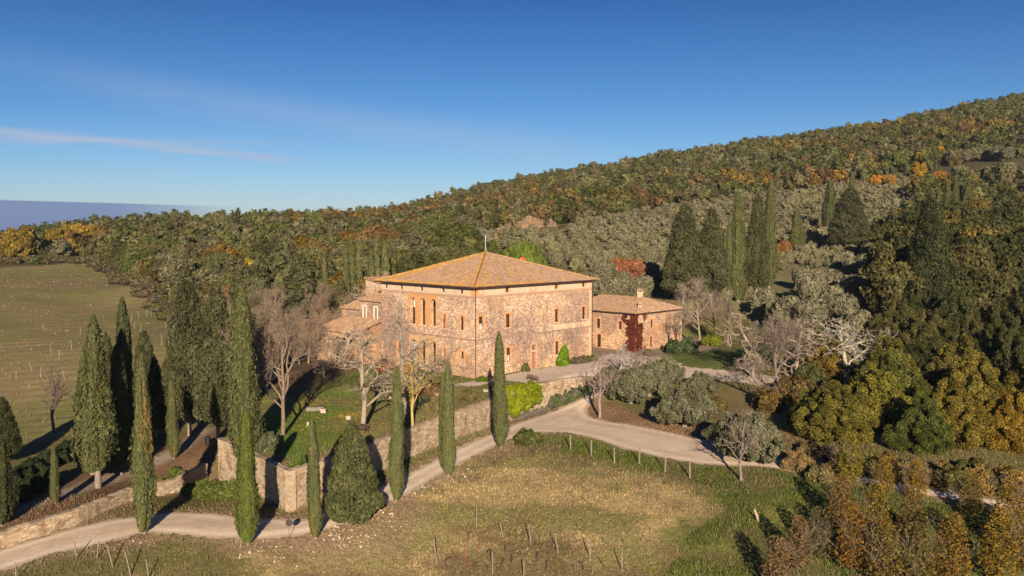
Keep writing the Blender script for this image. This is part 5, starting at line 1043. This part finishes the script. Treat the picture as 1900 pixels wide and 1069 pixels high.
# red creeper on the annex corner
mb = MB(); r2 = np.random.default_rng(4); n = 5200
for F, sg, nn, nn_ in ((U1, -U2, 2600, 0), (U2, -U1, 2600, 37)):
    s = np.abs(r2.normal(size=nn)) * 1.25; z = 6.3 * r2.random(nn) ** .8; wid = 1.9 + 1.6 * sst(z, 4.2, 6) + .9 * (1 - sst(z, .4, 2.0)); k_ = (s < wid) & (fbm(s * 1.6 + nn_, z * 1.3, 7) > .33 + .06 * s); s, z = s[k_], z[k_]
    P = np.c_[OR[0] + F[0] * s + sg[0] * (.08 + .12 * r2.random(len(s))), OR[1] + F[1] * s + sg[1] * (.08 + .12 * r2.random(len(s))), z]
    leaves(mb, P, np.array([(sg[0], sg[1], .3)]) + r2.normal(size=P.shape) * .4, .26, r2, None, 1.1, (.125,.034,.022), .5, .25)
tag(mb.obj('red_creeper', M['leaf']), 'dark red autumn creeper covering the near corner of the annex house', 'creeper')
# ------------------------------------------------------------------ small objects
def post(px, py, h, lean, c, label, group, r0=.05, bot=None):
    x, y = spot(px, py); mb = MB(); tube(mb, [(0,0,-.2),(lean[0]*h*.5, lean[1]*h*.5, h*.5),(lean[0]*h, lean[1]*h, h)], [r0, r0*.95, r0*.85], 6); o = mb.obj('wooden_post', M['bark']); o.location = (x, y, g1(x, y)); o.color = (*c, 1); return tag(o, label, 'post', group)
GW = (.22,.18,.135); DK = (.13,.09,.07)
for (px, py), lab in zip([(1058,836),(1097,846),(1140,860),(1186,862),(1234,876),(1280,887)], ['first grey fence post by the shrub where the road widens','second grey fence post from the shrub along the gravel','third grey fence post from the shrub along the gravel','fourth grey fence post from the shrub along the gravel','fifth fence post from the shrub, slightly leaning','last fence post before the green grass at the right']):
    post(px, py, 1.75, (random.uniform(-.03,.03), 0), GW, lab, 'fence posts along the parking gravel', .09)
for px, py, h, ln, c, lab in [(811,1046,2.0,(-.12,0),GW,'grey vineyard post leaning left beside its dark iron stake'),(884,978,1.7,(0,0),(.3,.25,.2),'lone thin stake standing in the dry grass'),(934,997,1.3,(-.25,0),GW,'short grey stake leaning left behind the leaning row'),
    (985,1011,1.75,(-.10,0),GW,'grey post in the middle of the vineyard row'),(1037,1028,1.75,(-.22,0),GW,'grey post leaning left, right of the middle one'),(1095,1040,1.75,(-.03,0),GW,'upright grey post fourth in the vineyard row'),(1154,1060,1.6,(-.02,0),GW,'last grey post at the right of the vineyard row'),
    (914,1066,1.8,(-.02,0),GW,'pale post at the bottom edge left of centre'),(972,1072,1.3,(0,0),GW,'short pale post at the bottom edge'),(863,1050,1.5,(0,0),(.25,.08,.04),'rusty red iron stake among the vines'),(889,1020,.9,(.1,0),(.25,.08,.04),'short rusty stake behind the red one'),
    (143,1037,1.4,(-.12,0),GW,'small leaning post beside the road at the lower left'),(180,1035,1.4,(.12,0),GW,'post leaning right by the road at the lower left'),(210,1052,1.8,(-.25,0),GW,'tall post leaning left at the lower left'),(243,1068,1.9,(-.22,0),GW,'second tall post leaning left at the lower left'),(276,1074,1.5,(-.1,0),GW,'post with a white cap at the lower left corner'),(30,1075,1.3,(0,0),GW,'post at the bottom left edge below the road')]:
    post(px, py, h, ln, c, lab, None, .055 if c == GW else .03)
for px, py in [(845,1040),(905,1040),(925,1056),(950,1050),(998,1045),(1015,1060),(880,1062),(870,1005),(1120,1052),(1080,1062),(830,1058),(940,1030)]:
    x, y = spot(px, py); mb = MB(); r2 = random.Random(px); p = [(0,0,-.1)]
    for k in range(4): p.append((p[-1][0] + r2.uniform(-.14,.14), p[-1][1] + r2.uniform(-.08,.08), p[-1][2] + .24))
    tube(mb, p, [.05,.045,.04,.03,.02], 5); tube(mb, [p[3], (p[3][0]+r2.uniform(-.5,.5), p[3][1], p[3][2]+.3)], [.03,.015], 4); o = mb.obj('vine_stock', M['bark']); o.location = (x, y, g1(x, y)); o.color = (.10,.06,.045,1)
    tag(o, 'dark gnarled vine stock in the small vineyard at the bottom', 'vine', 'vine stocks at the bottom of the picture')
pm = MB(); tube(pm, [(0,0,-.2),(0,0,1.5)], [.03,.028], 5); pm = pm.mesh('wooden_post', M['bark']); r2 = np.random.default_rng(17)
fp = [(244,597),(258,590),(272,588),(281,586),(292,583),(303,580),(315,578),(250,610),(262,616),(308,612),(322,600),(331,575),(236,600),(214,608),(220,640),(200,632),(150,620),(165,655),(110,668),(75,700),(60,690),(30,705),(95,655),(133,648),(82,615),(235,640),(265,655),(300,640),(315,650),(175,690),(120,705)]
for px, py in fp:
    x, y = spot(px, py); o = link('vineyard_post', pm, None, (x, y, g1(x, y)), 0, (1, 1, 1)); o.rotation_euler = (r2.normal() * .08, r2.normal() * .12, 0); o.color = (.34,.30,.25,1); tag(o, 'thin pale stake in the big vineyard field at the left', 'post', 'pale stakes in the big vineyard field')
# benches
def bench(px, py, rz, label, w_=1.5, at=None):
    x, y = at if at is not None else spot(px, py); e = empty('garden_bench', (x, y, g1(x, y)), label, 'bench', None, rz); c = (.085,.055,.045)
    for k in range(4): mb = MB(); cube(mb, -w_/2, w_/2, -.24 + k * .12, -.14 + k * .12, .43, .46, c); mb.obj('seat_slat', M['wood'], e)
    for k in range(3): mb = MB(); cube(mb, -w_/2, w_/2, .26 + .02 * k, .29 + .02 * k, .54 + .14 * k, .63 + .14 * k, c); mb.obj('back_slat', M['wood'], e)
    for sx in (-1, 1):
        for y0, h in ((-.26, .62), (.24, .9)): mb = MB(); cube(mb, sx * (w_/2 + .032) - .03, sx * (w_/2 + .032) + .03, y0, y0 + .06, -.05, h, c); mb.obj('leg', M['wood'], e)
        mb = MB(); cube(mb, sx * (w_/2 + .032) - .035, sx * (w_/2 + .032) + .035, -.28, .24, .622, .65, c); mb.obj('armrest', M['wood'], e)
bench(668, 803, R(-25), 'dark slatted wooden bench by the pale plane tree on the lawn')
bench(985, 706, R(150), 'left one of two dark wooden garden chairs on the gravel before the villa', .7); bench(993, 709, R(165), 'right one of two dark wooden garden chairs on the gravel before the villa', .7)
for px, py, s, lab in [(575,790,.6,'square pale stone block on the lawn left of the plane tree'),(647,778,.55,'pale stone block on the lawn between cypress tip and plane tree'),(600,766,.6,'pinkish stone block beside the long white slab'),(724,740,.4,'small white stone on the lawn behind the roadside cypress'),(901,727,.45,'pale stone on the lawn right of the middle cypress'),(813,735,.4,'white stone under the straggly shrub'),(840,712,.35,'small stone at the start of the gravel path')]:
    x, y = spot(px, py); mb = rock(px, .12); o = mb.obj('stone_block', M['stone']); o.location = (x, y, g1(x, y) + s * .38); o.scale = (s, s * .8, s * .8); o.rotation_euler[2] = px; o.color = (.38,.32,.24,1); tag(o, lab, 'stone')
x, y = spot(585, 763); mb = rock(4, .05); o = mb.obj('stone_slab', M['stone']); o.location = (x, y, g1(x, y) + .3); o.scale = (2.0, .6, .42); o.rotation_euler[2] = .2; o.color = (.20,.18,.155,1); tag(o, 'long whitish stone slab lying on the lawn in the tree shade', 'stone slab')
# round road sign, seen from behind
x, y = spot(536, 1003); e = empty('road_sign', (x, y, g1(x, y)), 'round dark backed road sign on a thin pole at the roadside', 'road sign')
mb = MB(); tube(mb, [(0,0,-.2),(.06,0,1.75)], .028, 6, (.32,.26,.2)); mb.obj('pole', M['metal'], e)
mb = MB(); th = np.linspace(0, 2 * math.pi, 25)[:-1]; V = [(.05 + .3 * math.cos(t), d, 1.5 + .3 * math.sin(t)) for d in (-.035, -.05) for t in th] ; mb.add(V, [(k, (k + 1) % 24, 24 + (k + 1) % 24, 24 + k) for k in range(24)], (.06,.06,.06)); mb.add(V[24:], np.arange(24)[None], (.07,.065,.06)); mb.add(V[:24], np.arange(24)[::-1][None], (.07,.065,.06)); mb.obj('sign_disc', M['metal'], e)
# grey litter bin / post
x, y = spot(386, 826); mb = MB(); tube(mb, [(0,0,-.1),(0,0,.9),(0,0,.95)], [.27,.28,.22], 12, (.035,.035,.04)); o = mb.obj('litter_bin', M['metal']); o.location = (x, y, g1(x, y)); tag(o, 'dark grey cylindrical bin on the brown earth beside the wall end', 'bin')
# blue bin
x, y = spot(1344, 812); e = empty('blue_bin', (x, y, g1(x, y)), 'blue plastic wheeled bin half hidden between two olives', 'bin')
mb = MB(); box8(mb, [(-.25,-.27,.08),(.25,-.27,.08),(.25,.27,.08),(-.25,.27,.08),(-.3,-.33,1.05),(.3,-.33,1.05),(.3,.33,1.05),(-.3,.33,1.05)], (.08,.22,.42)); mb.obj('bin_body', M['paint'], e)
mb = MB(); box8(mb, [(-.32,-.35,1.053),(.32,-.35,1.053),(.32,.35,1.053),(-.32,.35,1.053),(-.3,-.3,1.12),(.3,-.3,1.12),(.3,.34,1.18),(-.3,.34,1.18)], (.06,.18,.36)); mb.obj('lid', M['paint'], e)
for s_ in (-1, 1): mb = MB(); tube(mb, [(s_*.26,.3,.1),(s_*.32,.3,.1)], .1, 10, (.03,.03,.03)); mb.obj('wheel', M['paint'], e)
# fallen log at the lower right
x, y = spot(1408, 968); mb = MB(); tube(mb, [(0,0,-.1),(-.15,.05,.5),(-.4,.1,1.1)], [.14,.12,.08], 7); o = mb.obj('broken_stump', M['bark']); o.location = (x, y, g1(x, y)); o.color = (.45,.33,.24,1); tag(o, 'short broken reddish stump in the green grass', 'stump')
# ------------------------------------------------------------------ ground cover
def scatter(name, label, cat, n, area, colf, h, wd, seed, els=2.2, dens=None):
    r = np.random.default_rng(seed); P = np.array(area); x0, y0 = P.min(0); x1, y1 = P.max(0); x = x0 + (x1 - x0) * r.random(n); y = y0 + (y1 - y0) * r.random(n)
    ok = inpoly(area, x, y) & (sdpoly(Z_['road'], x, y) < -.15 + .5 * (fbm(x, y, 2) - .5)); 
    if dens is not None: ok &= r.random(n) < dens(x, y)
    x, y = x[ok], y[ok]; z = G(x, y); m = len(x); a = r.random(m) * 6.28; hh = h * (.5 + r.random(m)); ww = wd * (.6 + .8 * r.random(m)); lx, ly = r.normal(size=m) * .3 * hh, r.normal(size=m) * .3 * hh
    V = np.stack([np.c_[x - np.cos(a) * ww, y - np.sin(a) * ww, z - .02], np.c_[x + np.cos(a) * ww, y + np.sin(a) * ww, z - .02], np.c_[x + lx, y + ly, z + hh]], 1).reshape(-1, 3)
    c = colf(x, y, r) * (.7 + .6 * r.random(m))[:, None]; mb = MB(); mb.add(V, np.arange(3 * m).reshape(-1, 3), np.repeat(c, 3, 0)); return tag(mb.obj(name, M['leaf']), label, cat, kind='stuff')
near = [(-75,66),(-60,62),(60,62),(85,75),(70,100),(30,112),(5,112),(-10,104),(-22,84),(-35,84),(-60,84)]
def gc(x, y, r): return gcol(x, y) * 1.15
scatter('grass', 'rough dry and green grass covering the foreground slope', 'grass', 160000, near, gc, .16, .05, 1)
scatter('lawn_grass', 'short green lawn grass on the walled terrace', 'grass', 60000, [p for p in TERR[:12]] + [(8,132),(-5,124),(-22,140),(-34,130)], gc, .08, .05, 2)
lu = Z_['lush']; scatter('tall_grass', 'lush tall green grass at the lower right', 'grass', 80000, lu, lambda x, y, r: np.array([(.092,.115,.026)]) * (.8 + .5 * fbm(x * .5, y * .5, 3))[:, None] * np.where(r.random(len(x)) < .12, 1.8, 1)[:, None] * np.array([(1.0, 1, 1)]), .22, .06, 3, dens=lambda x, y: sst(fbm(x * .3, y * .3, 6), .35, .6))
scatter('field_weeds', 'low brown and green weeds over the big field', 'weeds', 90000, Z_['field'], lambda x, y, r: gcol(x, y) * 1.05, .30, .14, 4, dens=lambda x, y: .12 + .88 * sst(.5 + .5 * np.sin((x * -.13 + y) * 2 * math.pi / 3.2), .5, .9))
dw = lambda x, y, r: np.array([(.20,.15,.085),(.26,.20,.11),(.14,.13,.05),(.17,.11,.07)])[r.integers(0, 4, len(x))]
scatter('dry_weeds', 'tufts of dry brown weeds over the foreground slope', 'weeds', 60000, near, dw, .30, .05, 6, dens=lambda x, y: .15 + .85 * sst(fbm(x * .25, y * .25, 9), .45, .62) * (1 - .8 * sst(sdpoly(Z_['straw'], x, y), -1, 2)))
ordinal('brown bushes at the foot of the oaks', 0, '', 'autumn brown bush, %s from the left of those at the foot of the oaks')
ordinal('olives of the upper terrace', 0, '', 'olive, %s from the left on the small bare terrace near the upper right edge')
ordinal('dark hedge bushes at the left', 0, '', 'hedge bush darkened for shade, %s from the left behind the brown earth path')
ordinal('green bushes below the left wall', 0, '', 'low green bush, %s from the left in the clump below the left wall')
ordinal('weed bushes by the low wall end', 0, '', 'small weed bush, %s from the left by the end of the low wall')
ordinal('herb bushes under the right end of the wall', 0, '', 'grey-green herb bush, %s from the left under the right end of the wall')
ordinal('lavender tufts between wall and road', 0, '', 'low greyish lavender tuft, %s from the left between wall and road')
ordinal('vine stocks at the bottom of the picture', 0, '', 'dark gnarled vine stock, %s from the left in the small vineyard')
# leaf litter
def flecks(name, label, cat, n, area, cols_, size, seed, lift=.03):
    r = np.random.default_rng(seed); P = np.array(area); x0, y0 = P.min(0); x1, y1 = P.max(0); x = x0 + (x1 - x0) * r.random(n); y = y0 + (y1 - y0) * r.random(n); ok = inpoly(area, x, y); x, y = x[ok], y[ok]
    mb = MB(); C = np.array(cols_)[r.integers(0, len(cols_), len(x))]; leaves(mb, np.c_[x, y, G(x, y) + lift + .05], np.array([(0, 0, 1.)]) + r.normal(size=(len(x), 3)) * .4, size, r, None, 1, C, .35, .1); return tag(mb.obj(name, M['leaf']), label, cat, kind='stuff')
flecks('fallen_leaves', 'reddish brown fallen leaves beside the parking gravel', 'leaf litter', 9000, Z_['litter'], [(.27,.15,.075),(.22,.13,.075),(.32,.19,.10)], .14, 1)
cx, cy = spot(630, 775); flecks('yellow_leaves', 'yellow leaves fallen on the lawn around the plane tree', 'leaf litter', 900, [(cx-6,cy-6),(cx+6,cy-8),(cx+8,cy+8),(cx-7,cy+10)], [(.45,.28,.03),(.4,.22,.05)], .16, 2)
# stones scattered on the verges
mb = MB(); r2 = np.random.default_rng(9)
for cxp, cyp_, sx_, sy_, n in ((640,985,60,14,190),(500,1015,60,14,130),(720,960,40,14,70),(780,920,30,12,50),(870,890,30,10,30),(970,838,30,8,20),(268,995,22,5,16)):
    for k in range(n):
        px, py = cxp + r2.normal() * sx_ * .6, cyp_ + r2.normal() * sy_ * .6; x, y = onz(px, py, -4.6); 
        if r2.random() < .45: continue
        s = .05 + .13 * r2.random() ** 2.5
        V = np.array([(a, b, c) for c in (-.5, .5) for a, b in ((-.5,-.5),(.5,-.5),(.5,.5),(-.5,.5))]) * (1 + (r2.random((8, 3)) - .5) * .6) * s + (x, y, g1(x, y) + s * .2); mb.add(V, BOXF, np.array((.42,.33,.245)) * (.8 + .4 * r2.random()))
tag(mb.obj('loose_stones', M['stone']), 'loose pale stones scattered along the verge by the juniper', 'stones', kind='stuff')
# stone edging lit on terrace by the annex
for px, py, s in [(1180,662,1.),(1192,660,.9),(1205,657,1.1),(1218,654,.8),(1170,665,.8)]:
    pass
hz = MB(); box8(hz, [(-700,-140,-75),(900,-140,-75),(900,1900,-75),(-700,1900,-75),(-700,-140,260),(900,-140,260),(900,1900,260),(-700,1900,260)])
hm = bpy.data.materials.new('haze'); hm.use_nodes = True; nt = hm.node_tree; nt.nodes.clear(); vo = N('ShaderNodeVolumePrincipled'); vo.inputs['Color'].default_value = (.72,.84,1,1); vo.inputs['Density'].default_value = .00006; vo.inputs['Anisotropy'].default_value = 0
ho = N('ShaderNodeOutputMaterial'); L(vo.outputs[0], ho.inputs['Volume']); tag(hz.obj('haze', hm), kind='stuff')
print('TRIS', sum(len(p.polygons) for p in bpy.data.meshes), 'OBJ', len(bpy.data.objects))
